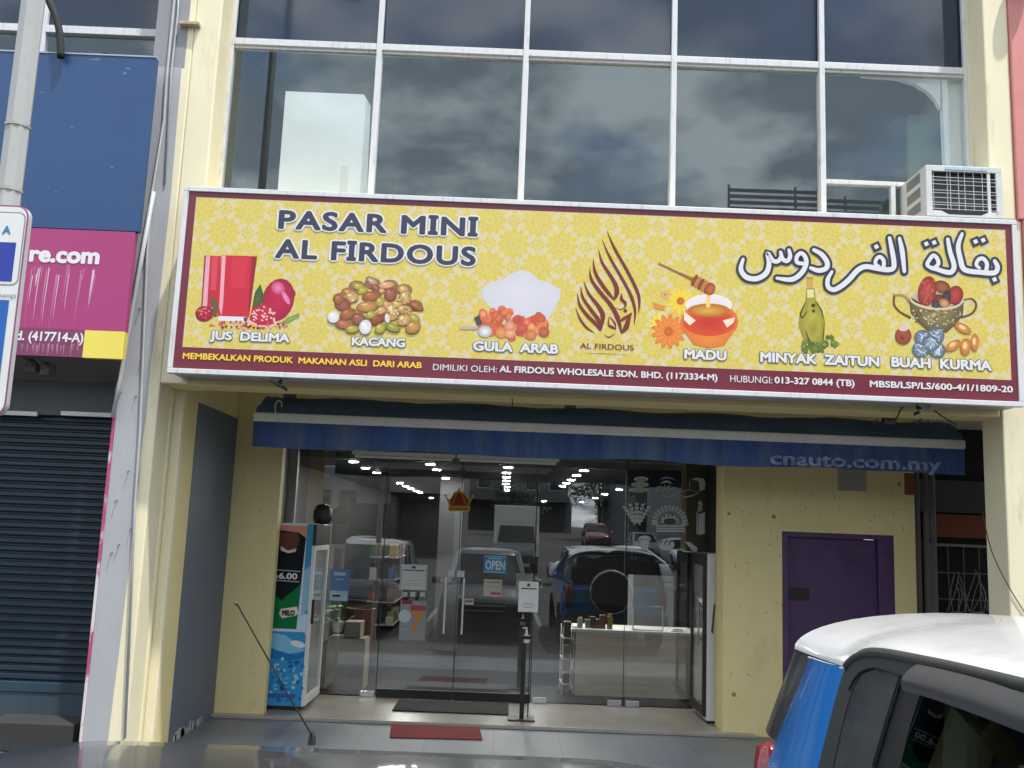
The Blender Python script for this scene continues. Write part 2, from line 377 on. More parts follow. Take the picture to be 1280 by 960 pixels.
# back wall of the walkway
b = MB()
b.box(XP+.003, OX0, YW, YW+.13, 0.0, 3.2); b.box(OX0, OX1, YW+.001, YW+.34, OT, 3.2)
dx0, dx1, dz = 2.81, 3.93, 1.985
b.box(OX1, dx0, YW, YW+.34, 0.0, 3.2); b.box(dx0, dx1, YW+.001, YW+.34, dz, 3.2); b.box(dx1, xe, YW, YW+.34, 0, 3.2)
b.build('back_wall', M['yellow'], shop, bev=0.004)
box('paint_patch', mat('grey filler patch', (0.36, 0.35, 0.30), 0.7, var=0.08), Y_(1047, 590, YW).x, Y_(1083, 590, YW).x, YW-.003, YW+.01, Y_(1050, 613, YW).z, 2.9, shop)
b = Each()
for (x, y, r) in ((911, 642, .018), (967, 646, .02), (1124, 605, .02), (917, 868, .022), (950, 700, .008), (1000, 640, .008)):
    c = Y_(x, y, YW); b.lathe([(r, -.006), (r*.6, -.012)], (c.x, YW, c.z), 'Y', 10)
b.build('wall_plug', mat('old filler', (0.33, 0.28, 0.17), 0.8), shop)
a = Art(YW-.0018); rs_ = random.Random(77); c_w = lambda k: S(int(206*k), int(180*k), int(112*k))
for i in range(70):
    x, y = rs_.choice(((rs_.uniform(292, 332), rs_.uniform(600, 880)), (rs_.uniform(912, 980), rs_.uniform(620, 900)), (rs_.uniform(990, 1130), rs_.uniform(600, 660))))
    L = rs_.uniform(2, 9); t = rs_.choice((0, 1.57, .4, 1.3))+rs_.uniform(-.25, .25); k = rs_.uniform(.87, .98)
    a.stroke([(x, y), (x+L*.5*cos(t)+rs_.uniform(-1, 1), y+L*.5*sin(t)+rs_.uniform(-1, 1)), (x+L*cos(t), y+L*sin(t))], [.2, rs_.uniform(.4, 1.3), .2], c_w(k), 3, caps=False)
a.build('scuff_mark', M['paper'], shop)
# party wall at the left with its slate painted panel, pillar, step between them
box('party_wall', M['yellow'], XP-.35, XP, 7.96, YG, 0, 3.2, shop, bev=.003)
p0, p1 = X_(248, 503, XP), X_(202, 923, XP)
b = MB(); za = X_(270, 512, XP).z
b.box(XP-.01, XP+.004, p0.y, YW-.004, 0.0, za); b.build('slate_panel', M['slate'], shop)
b = MB(); random.seed(3)
for i in range(16):
    yy = p0.y+.1+random.random()*.9; s_ = .02+.035*random.random(); b.box(XP+.001, XP+.006, yy, yy+s_*1.6, 0.0, s_*random.uniform(.6, 2.2))
b.build('chipped_plaster', mat('bare plaster', (0.42, 0.41, 0.38), 0.9, var=.3, scale=20), shop)
random.seed(5)
def pillar_l():
    b = MB(); b.box(-3.12, XL, YP, 7.962, -.005, 9.0); b.box(XL+.001, -2.585, YP+.0005, YU+.1, 2.957, 9.0); return b
pillar_l().build('pillar', M['cream'], shop, bev=.012)
b = MB(); b.box(XL+.003, XP+.005, 7.952, 8.02, 0.001, 2.95); b.box(XL-.01, XL+.012, 7.88, 7.93, 0.001, 2.95); b.build('plaster_moulding', M['cream'], shop, bev=.006)
b = MB(); b.box(XR, 4.245, YP, 7.94, -.005, 4.62); b.box(3.99, 4.205, YP, YU+.1, 4.621, 9.0); b.build('pillar', M['cream'], shop, bev=.012)
# beam over the opening, soffit, wall behind the sign
b = MB(); b.box(XL+.004, XR-.002, 7.62, 7.95, 2.955, 4.55); b.build('beam', M['yellow'], shop, bev=.008)
b = MB(); b.box(XP-.2, 9, 7.951, YG+.2, 3.2, 3.3); b.build('soffit', mat('soffit paint', (0.78, 0.73, 0.56), 0.7, var=.06), shop)
b = MB(); b.box(-2.6, 4.0, YU+.1, YU+.4, 3.3, 4.55); b.build('sill_wall', M['cream'], shop)
# ---- the band of upper windows
xs = [-2.585, -1.262, 0.045, 1.366, 2.686, 3.99]; zt = 6.10; zs0 = 4.55; ztop = 8.2
rt_ = random.Random(31)
def pane(m, x0, x1, y, z0, z1, parent):      # each pane sits a few millimetres askew, as glazing does
    d = [rt_.uniform(-.011, .011) for _ in range(3)]; q = [(x0, y+d[0], z0), (x1, y+d[1], z0), (x1, y+d[1]+d[2]*.6, z1), (x0, y+d[0]+d[2]*.6, z1)]
    return MB().prism(q, (0, .004, 0)).build('pane', m, parent)
for i in range(5):
    a, c = xs[i], xs[i+1]
    fr = MB(); w = .028
    fr.box(a+.001, a+w, YU, YU+.06, zs0, zt-.03); fr.box(c-w, c-.001, YU, YU+.06, zs0, zt-.03); fr.box(a+w, c-w, YU+.001, YU+.06, zs0, zs0+.04); fr.box(a+w, c-w, YU+.001, YU+.06, zt-.055, zt-.03)
    if i == 4:
        zz_ = Y_(1075, 228, YU).z; xa = Y_(1117, 245, YU).x
        fr.box(a+w, c-w, YU+.002, YU+.058, zz_-.02, zz_+.02); fr.box(xa-.02, xa+.02, YU+.003, YU+.057, zs0+.04, zz_-.02)
    f_ = fr.build('window', M['alu'], shop, bev=.003)
    pane(M['winglass'], a+w, c-w, YU+.03, zs0+.04, zt-.055, f_)
    fr = MB(); fr.box(a+.001, a+w*.6, YU, YU+.06, zt+.03, ztop); fr.box(c-w*.6, c-.001, YU, YU+.06, zt+.03, ztop); fr.box(a, c, YU, YU+.06, ztop-.04, ztop+.04)
    f_ = fr.build('window', M['alu'], shop)
    pane(M['spandrel'], a+w*.6, c-w*.6, YU+.035, zt+.03, ztop-.04, f_)
b = Each()
for i in range(1, 5): b.box(xs[i]-.024, xs[i]+.024, YU-.03, YU+.02, zs0, ztop)
b.box(xs[0], xs[0]+.03, YU-.02, YU+.02, zs0, ztop); b.box(xs[5]-.03, xs[5], YU-.02, YU+.02, zs0, ztop)
b.build('mullion', M['alu'], shop, bev=.004)
b = MB(); b.box(xs[0]+.03, xs[5]-.03, YU-.022, YU+.02, zt-.03, zt+.03); b.build('transom', M['alu'], shop, bev=.003)
# rooms behind the upper windows
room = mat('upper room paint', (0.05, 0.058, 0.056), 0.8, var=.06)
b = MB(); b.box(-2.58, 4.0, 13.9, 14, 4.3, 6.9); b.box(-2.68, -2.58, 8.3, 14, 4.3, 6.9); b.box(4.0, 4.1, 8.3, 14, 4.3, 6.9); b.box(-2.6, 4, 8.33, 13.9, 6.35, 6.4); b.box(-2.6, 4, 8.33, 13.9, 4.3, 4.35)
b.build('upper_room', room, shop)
b = MB(); n = 14; pts = []
for k in range(n+1):
    t = k/n*pi/2; pts.append((3.70-1.05*(1-sin(t))*0 - (1.05*cos(t)), 5.35+.62*sin(t)))
W_ = lambda u, v: tuple(Y_(640+u/1.983, v/1.983, 8.0))
b = MB(); b.prism([W_(*p) for p in ((868, 187), (900, 177), (960, 172), (1062, 172), (1062, 268), (1050, 246), (1030, 226), (1000, 208), (955, 194), (900, 190))], (0, .05, 0)); b.build('window_arch', M['offwhite'], shop)
b = MB(); b.prism([W_(*p) for p in ((1064, 172), (1118, 172), (1130, 420), (1074, 420))], (0, .06, 0)); b.build('window_jamb', M['offwhite'], shop)
# ---- the purple steel door
d = box('steel_door', mat('purple door paint', (0.082, 0.040, 0.118), 0.42, var=.07, scale=3, dirt=(0.045, 0.022, 0.075), dscale=2), dx0+.06, dx1-.16, YW+.06, YW+.10, 0.01, dz-.05, shop, bev=.004)
b = MB(); b.box(dx0+.002, dx0+.058, YW-.006, YW+.12, 0, dz); b.box(dx1-.158, dx1-.002, YW-.006, YW+.12, 0, dz); b.box(dx0+.058, dx1-.158, YW-.004, YW+.12, dz-.048, dz-.002)
b.build('door_frame', d.data.materials[0], shop, bev=.004)
box('lock_plate', M['black'], Y_(988, 740, YW).x, Y_(1013, 740, YW).x, YW+.05, YW+.058, Y_(1000, 751, YW).z, Y_(1000, 735, YW).z, d)
b = Each()
for z in (.45, 1.05, 1.6): b.tube([(dx0+.055, YW+.045, z), (dx0+.055, YW+.045, z+.1)], .012)
b.build('hinge', M['galv'], d)
# ---- plinth and storefront
plm = mat('beige plinth tile', (0.36, 0.325, 0.28), 0.22, var=.1, scale=2.0)
b = MB(); b.box(XP+.004, OX1+.3, 9.52, YG+.03, 0.001, 0.035); b.build('plinth', plm, shop, bev=.004)
side_m = mat('grey reveal', (0.20, 0.21, 0.22), 0.5, var=.06)
b = MB(); b.box(OX0-.25, OX0-.17, YW+.131, YG+.05, 0.036, 3.19); b.box(OX1+.24, OX1+.34, YW+.341, YG+.05, .036, 3.19); b.build('storefront_reveal', side_m, shop)
joints = [Y_(x, 780, YG).x for x in (475, 570, 666, 781)]
J = [OX0-.17]+joints+[OX1+.24]; GT = 2.78
for i in range(5):
    isdoor = i in (1, 2); a, c = J[i]+.004, J[i+1]-.004
    p = box('glass_door' if isdoor else 'glass_panel', M['shopglass'], a, c, YG, YG+.004, .055, GT, shop)
    if isdoor:
        bar = MB(); bar.box(a, c, YG-.012, YG+.016, .038, .13); bar.build('bottom_rail', M['black'], p, bev=.003)
        hx = Y_(556 if i == 1 else 578.5, 755, YG-.05).x; z0, z1 = Y_(556, 792, YG-.05).z, Y_(556, 722, YG-.05).z
        h = MB().tube([(hx, YG-.055, z0), (hx, YG-.055, z1)], .010, 10)
        for z in (z0+.06, z1-.06): h.tube([(hx, YG-.055, z), (hx, YG, z)], .009, 8)
        h.build('pull_handle', M['white'], p, smooth='auto')
        box('lock_case', M['steel'], Y_(560 if i == 1 else 571.5, 716, YG).x, Y_(568 if i == 1 else 580.5, 716, YG).x, YG-.012, YG+.016, Y_(560, 721, YG).z, Y_(560, 713, YG).z, p, bev=.002)
    else:
        cl = Each()
        for q in ((a+.02, a+.17), (c-.17, c-.02)): cl.box(q[0], q[1], YG-.01, YG+.014, .037, .10)
        cl.build('patch_fitting', M['steel'], p, bev=.002)
    e = MB(); e.box(c-.003, c+.003, YG-.002, YG+.006, .06, GT); e.build('edge_seal', M['rubber'], p)
box('side_post', mat('grey post', (0.30, 0.31, 0.32), 0.5), OX0-.165, OX0-.07, YG-.1, YG-.03, .036, 2.8, shop, bev=.003)
# interior shell
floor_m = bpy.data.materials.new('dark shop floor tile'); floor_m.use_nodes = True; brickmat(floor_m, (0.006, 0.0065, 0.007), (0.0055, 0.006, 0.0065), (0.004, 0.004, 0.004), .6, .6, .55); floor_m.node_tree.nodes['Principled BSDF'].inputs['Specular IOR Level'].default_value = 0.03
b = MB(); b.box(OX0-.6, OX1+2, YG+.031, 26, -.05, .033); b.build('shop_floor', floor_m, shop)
CZ = 2.65
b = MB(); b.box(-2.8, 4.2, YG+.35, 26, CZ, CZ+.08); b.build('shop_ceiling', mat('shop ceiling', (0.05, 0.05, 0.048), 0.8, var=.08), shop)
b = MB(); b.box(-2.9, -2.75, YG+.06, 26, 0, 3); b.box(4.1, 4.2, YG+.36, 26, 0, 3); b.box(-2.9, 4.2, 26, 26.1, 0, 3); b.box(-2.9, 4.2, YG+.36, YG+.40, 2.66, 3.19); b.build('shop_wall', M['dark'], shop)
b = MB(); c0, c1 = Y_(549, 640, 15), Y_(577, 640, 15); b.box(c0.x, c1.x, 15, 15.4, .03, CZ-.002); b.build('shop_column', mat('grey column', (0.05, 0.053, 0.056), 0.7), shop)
# ------- ceiling downlights (lit)
lm = emit('lit downlight', (1, 0.97, 0.9), 330.0)
for (x, y) in ((442, 576), (457, 584), (471, 590), (500, 603), (507, 607), (513.5, 610), (520, 613), (525, 615), (539, 622), (538, 579), (546, 586), (557, 597), (562, 601), (567, 606), (570, 610),
               (635, 583), (633, 590), (633, 595.5), (633, 600), (632.5, 604), (634, 608), (634, 612), (740, 579), (730, 587), (721, 593), (714, 599), (708, 603), (703, 607), (846, 584), (821, 591), (774, 611), (756, 617), (744, 622), (727, 627), (680, 626), (676, 629)):
    p = Z_(x, y, CZ)
    if p.y < 11.15 or p.y > 25.8: continue
    t = thing('ceiling_light', 'small round white downlight lit in the rows on the shop ceiling', 'ceiling light', (p.x, p.y, CZ), 'downlights on the shop ceiling')
    MB().lathe([(.068, -.001), (.068, -.012), (.052, -.012)], p, n=14).build('trim_ring', M['white'], t)
    MB().lathe([(.050, -.013), (.048, -.016)], p, n=14).build('lamp', lm, t)
# white batten tubes under the awning
for i, (xa, xb) in enumerate(((440, 570), (571, 700))):
    a, c = Y_(xa, 567+(xa-440)*.0385, 9.9), Y_(xb, 567+(xb-440)*.0385, 9.9)
    t = thing('batten_lamp', ('long white unlit tube lamp hung under the awning nearer the drinks fridge', 'long white unlit tube lamp hung under the awning nearer the bakery drawings')[i], 'tube lamp', ((a.x+c.x)/2, 9.9, a.z), 'tube lamps over the storefront')
    MB().box(a.x, c.x-.01, 9.88, 9.93, a.z-.005, a.z+.035).build('lamp_body', M['white'], t, bev=.004)
    MB().tube([(a.x+.03, 9.90, a.z-.022), (c.x-.04, 9.90, a.z-.022)], .015, 10).build('tube', M['offwhite'], t)
    Each().tube([(a.x+.3, 9.91, a.z+.03), (a.x+.3, 9.91, 3.2)], .006).tube([(c.x-.3, 9.91, a.z+.03), (c.x-.3, 9.91, 3.2)], .006).build('hanger', M['galv'], t)

# ================================================================== THE SHOP SIGN
YS = 7.3
sg = thing('shop_sign', 'long yellow and maroon signboard with food pictures, white edge trim and bold lettering', 'sign', (0.7, YS, 3.0))
sx0, sx1, sz0, sz1 = -2.652, 4.034, 2.995, 4.512
box('cabinet', mat('grey sign box sheet', (0.36, 0.36, 0.38), 0.45, var=.06, scale=3), sx0+.01, sx1-.01, YS+.02, YP-.004, sz0+.01, sz1-.01, sg)
tw = .04; b = MB()
b.box(sx0, sx1, YS-.012, YS+.05, sz1-tw, sz1); b.box(sx0, sx1, YS-.012, YS+.05, sz0, sz0+tw); b.box(sx0, sx0+tw, YS-.011, YS+.05, sz0+tw, sz1-tw); b.box(sx1-tw, sx1, YS-.011, YS+.05, sz0+tw, sz1-tw)
b.build('edge_trim', M['alu'], sg, bev=.004)
box('maroon_face', M['maroon'], sx0+tw+.001, sx1-tw-.001, YS, YS+.018, sz0+tw+.001, sz1-tw-.001, sg)
q0, q1 = Y_(245, 247, YS), Y_(1255, 287, YS); q2, q3 = Y_(228.5, 433, YS), Y_(1265.5, 476, YS)
yx0, yx1, yz0, yz1 = (q0.x+q2.x)/2, (q1.x+q3.x)/2, (q2.z+q3.z)/2, (q0.z+q1.z)/2
yel = MB().quad((yx0, YS-.001, yz0), (yx1, YS-.001, yz0), (yx1, YS-.001, yz1), (yx0, YS-.001, yz1)); yel.c[-1] = S(226, 211, 165, .89)
yel.build('yellow_face', M['print'], sg)
# lattice of star rosettes: cells of a star pattern printed over the paler ground
def lattice():
    mb = MB(); a = .385; rnd = random.Random(4); R_ = a/sqrt(2)/2; f = R_/.127
    def cellp(pts):
        for (A, B, Cc) in ((1, 0, yx1-.003), (-1, 0, -yx0-.003), (0, 1, yz1-.003), (0, -1, -yz0-.003)):
            out = []
            for k in range(len(pts)):
                p, q = pts[k], pts[(k+1) % len(pts)]; dp = A*p[0]+B*p[1]-Cc; dq = A*q[0]+B*q[1]-Cc
                if dp <= 0: out.append(p)
                if dp*dq < 0: t = dp/(dp-dq); out.append((p[0]+(q[0]-p[0])*t, p[1]+(q[1]-p[1])*t))
            pts = out
            if len(pts) < 3: return
        mb.add([(p[0], YS-.0015, p[1]) for p in pts], [tuple(range(len(pts)))], S(rnd.randint(219, 227), rnd.randint(198, 206), rnd.randint(66, 90), .93))
    def petal(cx, cz, t, r0, r1, r2, hw):
        u, w = (cos(t), sin(t)), (-sin(t), cos(t)); P = [(r0, 0), (r0+(r1-r0)*.6, -hw*.86), (r1, -hw), (r1+(r2-r1)*.5, -hw*.72), (r2, 0), (r1+(r2-r1)*.5, hw*.72), (r1, hw), (r0+(r1-r0)*.6, hw*.86)]
        cellp([(cx+(p*u[0]+q*w[0])*f, cz+(p*u[1]+q*w[1])*f) for p, q in P])
    for j in range(-1, int((yz1-yz0)/a*2)+3):
        for i in range(-1, int((yx1-yx0)/a)+2):
            cx, cz = yx0+(i+.5*(j % 2))*a+.05, yz0+j*a/2-.02
            cellp([(cx+.023*f*cos(k*pi/6), cz+.023*f*sin(k*pi/6)) for k in range(12)])
            for k in range(12):
                t = k*pi/6; petal(cx, cz, t, .028, .048, .063, .0113); petal(cx, cz, t+pi/12, .053, .083, .101, .0174); petal(cx, cz, t, .083, .108, .1265, .0162)
            gx = cx+a/2
            cellp([(gx+(.019 if k % 2 else .014)*f*cos(k*pi/8), cz+(.019 if k % 2 else .014)*f*sin(k*pi/8)) for k in range(16)])
            for k in range(8): petal(gx, cz, k*pi/4+pi/8, .023, .037, .053, .0125)
    return mb
lattice().build('star_lattice', M['print'], sg)
navy = S(52, 56, 78); halo = S(226, 226, 226, .95)
# --- headings
mN = mat('navy vinyl', navy, .4, var=0); mH = mat('white vinyl', halo, .4, var=0); mY = mat('yellow vinyl', S(245, 205, 60), .4, var=0); mD = mat('grey outline vinyl', S(72, 74, 92), .4, var=0); mB = mat('brown vinyl', S(112, 48, 42), .4, var=0)
b = MB(); c = MB()
for s_, L, R_, cap in (("PASAR MINI", (347.5, 285.5), (597, 297), 25), ("AL FIRDOUS", (343.5, 322.5), (594.5, 333), 25.5)):
    b = MB(); c = MB()
    text_px(b, s_, L, R_, cap, YS, .0055, bold=.037, grow=.055, serif=True, spacing=1.13); text_px(c, s_, L, R_, cap, YS, .0062, bold=.037, serif=True, spacing=1.13)
    h_ = b.build('heading_halo', mH, sg); c.build('heading_lettering', mN, sg)
b = MB(); c = MB()
for s_, L, R_, cap in (("JUS  DELIMA", (262.3, 424.4), (362, 428.6), 12), ("KACANG", (439.6, 431.7), (506.4, 434.6), 11.6), ("GULA  ARAB", (591, 439), (698, 441.8), 12.6), ("MADU", (855, 449), (908, 450.6), 13.2),
                       ("MINYAK  ZAITUN", (950, 453.2), (1099, 458.2), 13.5), ("BUAH  KURMA", (1114, 458.7), (1239.5, 463.8), 13.6)):
    b = MB(); c = MB()
    text_px(b, s_, L, R_, cap, YS, .0055, bold=.045, grow=.05); text_px(c, s_, L, R_, cap, YS, .0062, bold=.045)
    b.build('caption_outline', mD, sg); c.build('caption_lettering', mH, sg)
b = MB(); c = MB()
text_px(b, "MEMBEKALKAN PRODUK  MAKANAN ASLI  DARI ARAB", (228.4, 448), (527, 461), 8.2, YS, .004, bold=.030)
b.build('slogan_lettering', mY, sg)
text_px(c, "DIMILIKI OLEH:", (541, 462.6), (621, 465.8), 8.2, YS, .004, bold=.006)
text_px(c, "AL FIRDOUS WHOLESALE SDN. BHD. (1173334-M)", (624.2, 465.4), (896.7, 475.8), 8.6, YS, .004, bold=.030)
c.build('company_lettering', mH, sg); c = MB()
text_px(c, "HUBUNGI:", (912.5, 477.5), (965, 479.4), 8.8, YS, .004, bold=.002)
text_px(c, "013-327 0844 (TB)", (968, 479.2), (1068, 483.2), 8.8, YS, .004, bold=.030)
c.build('phone_lettering', mH, sg); c = MB()
text_px(c, "MBSB/LSP/LS/600-4/1/1809-20", (1087, 483.8), (1266, 490.8), 8.6, YS, .004, bold=.030)
c.build('licence_lettering', mH, sg)
# --- Arabic heading, traced stroke by stroke
A = lambda x, y: (900+x/3.459, 280+y/3.459)
ar = [([(1188, 160), (1200, 185), (1192, 208), (1165, 212), (1120, 208), (1080, 204), (1052, 192), (1040, 155), (1030, 95), (1047, 42)], [16, 20, 21, 21, 21, 21, 22, 22, 20, 13]),
      ([(1150, 205), (1154, 172), (1138, 150), (1118, 154), (1108, 176), (1122, 190)], [17, 17, 17, 17, 15, 12]),
      ([(985, 66), (995, 120), (1012, 180), (1000, 208), (970, 206), (940, 196), (915, 190)], [15, 19, 21, 21, 20, 19, 18]),
      ([(925, 192), (944, 172), (938, 148), (922, 136), (905, 156), (896, 176), (912, 190)], [15, 17, 17, 17, 17, 17, 14]),
      ([(776, 62), (788, 120), (797, 205)], [14, 21, 15]),
      ([(733, 60), (744, 115), (752, 165), (748, 192), (720, 198), (680, 192), (630, 184), (595, 200), (560, 238), (525, 268), (492, 284), (468, 272), (466, 240), (484, 206)], [14, 20, 21, 21, 21, 21, 21, 22, 22, 22, 20, 19, 18, 12]),
      ([(706, 192), (708, 160), (692, 142), (676, 152), (672, 172), (688, 184)], [16, 17, 16, 16, 15, 12]),
      ([(406, 112), (440, 132), (463, 166), (458, 192), (425, 201), (392, 190)], [15, 20, 21, 21, 20, 14]),
      ([(366, 172), (334, 166), (332, 142), (350, 126), (368, 142), (372, 172), (352, 212), (310, 240), (246, 234)], [15, 17, 17, 17, 18, 20, 21, 21, 12]),
      ([(298, 112), (303, 140), (290, 160), (270, 150), (262, 122)], [13, 18, 18, 18, 14]), ([(265, 140), (252, 160), (228, 158), (206, 126), (212, 170), (200, 212), (160, 236), (114, 230), (90, 196), (100, 152)], [16, 18, 18, 18, 20, 22, 22, 22, 20, 12])]
dots = [(1105, 76), (1138, 70), (1187, 240), (892, 86), (926, 80), (676, 98)]
a1 = Art(YS-.0045); a2 = Art(YS-.0058)
for i, (P, w) in enumerate(ar):
    P = [A(*p) for p in P]; w = [v/3.459*1.02 for v in w]
    a1.stroke(P, [v+6.4 for v in w], navy, 5); a2.stroke(P, w, halo, 5)
for x, y in dots:
    x, y = A(x, y); r = 3.5
    a1.poly([(x+(r+4.4)*cos(k*pi/2+.35), y+(r+4.4)*sin(k*pi/2+.35)) for k in range(4)], navy); a2.poly([(x+r*cos(k*pi/2+.35), y+r*sin(k*pi/2+.35)) for k in range(4)], halo)
a1.build('arabic_outline', M['print'], sg); a2.build('arabic_lettering', M['print'], sg)
# --- the flame shaped calligraphy emblem
Fm = lambda x, y: (710+x/5.65, 280+y/5.65)
br = S(118, 48, 44); a = Art(YS-.003)
for P, w in (([(274, 45), (325, 165), (415, 325), (485, 465), (504, 545), (498, 632)], [1, 20, 24, 24, 20, 2]), ([(240, 108), (298, 240), (390, 400), (450, 520), (474, 620), (467, 712)], [1, 20, 22, 24, 18, 2]),
             ([(216, 180), (240, 270), (300, 365), (338, 435), (344, 490), (322, 540)], [1, 20, 26, 32, 34, 8]), ([(178, 245), (190, 335), (235, 420), (288, 490), (324, 535)], [1, 22, 28, 26, 8]),
             ([(153, 312), (165, 390), (225, 480), (300, 570), (350, 660), (378, 770)], [1, 22, 28, 30, 34, 10]), ([(375, 772), (410, 730), (432, 660), (452, 625)], [10, 40, 26, 2]), ([(365, 690), (395, 668), (450, 626)], [8, 24, 2]),
             ([(110, 400), (145, 490), (210, 575), (246, 645), (232, 752)], [1, 20, 28, 36, 8]), ([(90, 438), (105, 520), (165, 610), (215, 680), (232, 750)], [1, 20, 26, 30, 10]), ([(66, 488), (82, 570), (135, 645), (190, 700), (230, 755)], [1, 20, 26, 26, 8]),
             ([(53, 590), (85, 670), (130, 730), (188, 770)], [1, 16, 18, 2]), ([(378, 490), (378, 530), (405, 560), (398, 590), (370, 603), (330, 588)], [1, 26, 22, 8, 6, 1]), ([(290, 652), (286, 712), (312, 728), (336, 745)], [2, 14, 22, 4]), ([(292, 652), (330, 700), (338, 745)], [2, 14, 4]),
             ([(252, 778), (288, 800), (335, 770)], [1, 9, 1]), ([(100, 911), (260, 916), (422, 923)], [1, 3, 1])):
    a.stroke([Fm(*p) for p in P], [v/5.65 for v in w], br, 4, caps=False)
x, y = Fm(405, 612); a.poly([(x+2.9*cos(k*pi/2), y+2.9*sin(k*pi/2)) for k in range(4)], br)
a.build('flame_emblem', M['print'], sg)
c = MB(); text_px(c, "AL FIRDOUS", Fm(84, 880), Fm(464, 893), 7.2, YS, .004, bold=.008); c.build('emblem_lettering', mB, sg)
# --- the six food pictures printed on the sign
rd = random.Random(11)
J_ = lambda x, y: (235+x/8, 310+y/8)
def poly_t(a, T, pts, col, edge=None): a.poly([T(*p) for p in pts], col, edge)
a = Art(YS-.0017); T = J_
poly_t(a, T, [(165, 75), (330, 80), (305, 650), (130, 640)], S(190, 40, 62)); poly_t(a, T, [(175, 80), (222, 80), (190, 590), (145, 585)], S(230, 160, 175)); poly_t(a, T, [(240, 85), (300, 85), (280, 420), (225, 420)], S(214, 70, 84))
poly_t(a, T, [(165, 74), (180, 76), (140, 620), (128, 640)], S(120, 40, 55))
a.ell(*T(900, 520), 20, 27.5, S(196, 30, 72), S(160, 28, 62), rot=.3); a.ell(*T(900, 400), 9, 8, S(226, 140, 175), S(196, 60, 100), rot=.6); a.ell(*T(980, 500), 3, 9, S(222, 130, 170), rot=-.5); a.ell(*T(1052, 455), 3, 5, S(150, 40, 60))
poly_t(a, T, [(335, 72), (692, 82), (612, 690), (290, 690)], S(200, 40, 62)); poly_t(a, T, [(640, 90), (692, 84), (622, 610), (600, 640)], S(150, 30, 48)); poly_t(a, T, [(340, 76), (378, 76), (350, 560), (335, 680), (312, 600)], S(236, 165, 175)); poly_t(a, T, [(440, 90), (600, 90), (570, 400), (430, 400)], S(208, 50, 70))
poly_t(a, T, [(300, 680), (600, 690), (590, 740), (300, 725)], S(222, 222, 228)); poly_t(a, T, [(555, 695), (600, 690), (590, 735), (560, 735)], S(90, 80, 85))
poly_t(a, T, [(230, 465), (300, 560), (285, 690), (250, 690), (225, 560)], S(95, 90, 52)); poly_t(a, T, [(725, 360), (765, 500), (700, 600), (640, 600), (670, 440)], S(86, 104, 58), S(60, 84, 44)); poly_t(a, T, [(1110, 650), (1115, 690), (1000, 755), (910, 755), (1010, 690)], S(150, 168, 100), S(110, 140, 80))
a.ell(*T(160, 660), 11, 10, S(196, 48, 66), S(140, 26, 48)); poly_t(a, T, [(640, 600), (780, 545), (880, 680), (870, 770), (760, 795), (610, 730)], S(200, 44, 66), S(180, 40, 60))
a.stroke([T(610, 725), T(700, 775), T(800, 785), T(875, 760)], [1.5, 3, 3, 1.5], S(232, 190, 170), 3)
for i in range(40):
    x, y = rd.uniform(640, 870), rd.uniform(580, 750)
    if y < 560+abs(x-770)*.5+20: continue
    a.ell(*T(x, y), 1.7, 1.1, S(240, 190, 196), rot=.5, n=7)
for i in range(26): a.ell(*T(rd.uniform(90, 240), rd.uniform(600, 720)), 1.6, 1.3, rd.choice((S(224, 120, 130), S(150, 24, 44), S(210, 70, 84))), n=7)
for i in range(46): a.ell(*T(rd.uniform(170, 1000), rd.uniform(735, 800)), rd.uniform(1.2, 2.4), 1.5, rd.choice((S(190, 40, 60), S(214, 90, 100), S(160, 30, 50), S(235, 170, 170))), n=7)
a.build('juice_picture', M['print'], sg)
a = Art(YS-.0017); T = lambda x, y: (400+x/9.14, 340+y/9.14)
def nut(x, y, rx, ry, r, c, e):
    a.ell(*T(x, y+6), rx/9.14, ry/9.14, S(*[int(v*.55) for v in e]), rot=r, n=16); a.ell(*T(x, y), rx/9.3, ry/9.3, S(*c), S(*e), rot=r, n=16)
    for k in range(3): a.stroke([T(x+(-.6*rx)*cos(r)-(k-1)*.4*ry*-sin(r)*-1, y+(-.6*rx)*sin(r)+(k-1)*.4*ry*cos(r)), T(x+(.5*rx)*cos(r)-(k-1)*.4*ry*sin(r), y+(.5*rx)*sin(r)+(k-1)*.4*ry*cos(r))], [.25, .45, .2], S(*[int(v*.86) for v in c]), 1, caps=False)
    a.ell(*T(x-.25*rx, y-.35*ry), rx/26, ry/34, S(*[min(255, int(v*1.18+10)) for v in c]), S(*c), rot=r, n=9)
for x, y in ((420, 160), (330, 240), (600, 130), (800, 150), (960, 200), (240, 300), (1080, 380)): nut(x, y, 95, 65, 0, (190, 140, 90), (140, 96, 60))
AL, HZ, PI_, WA, CA = ((178, 112, 70), (140, 84, 52)), ((170, 106, 84), (128, 72, 58)), ((196, 186, 84), (150, 136, 60)), ((222, 190, 130), (178, 136, 84)), ((232, 180, 130), (196, 140, 96))
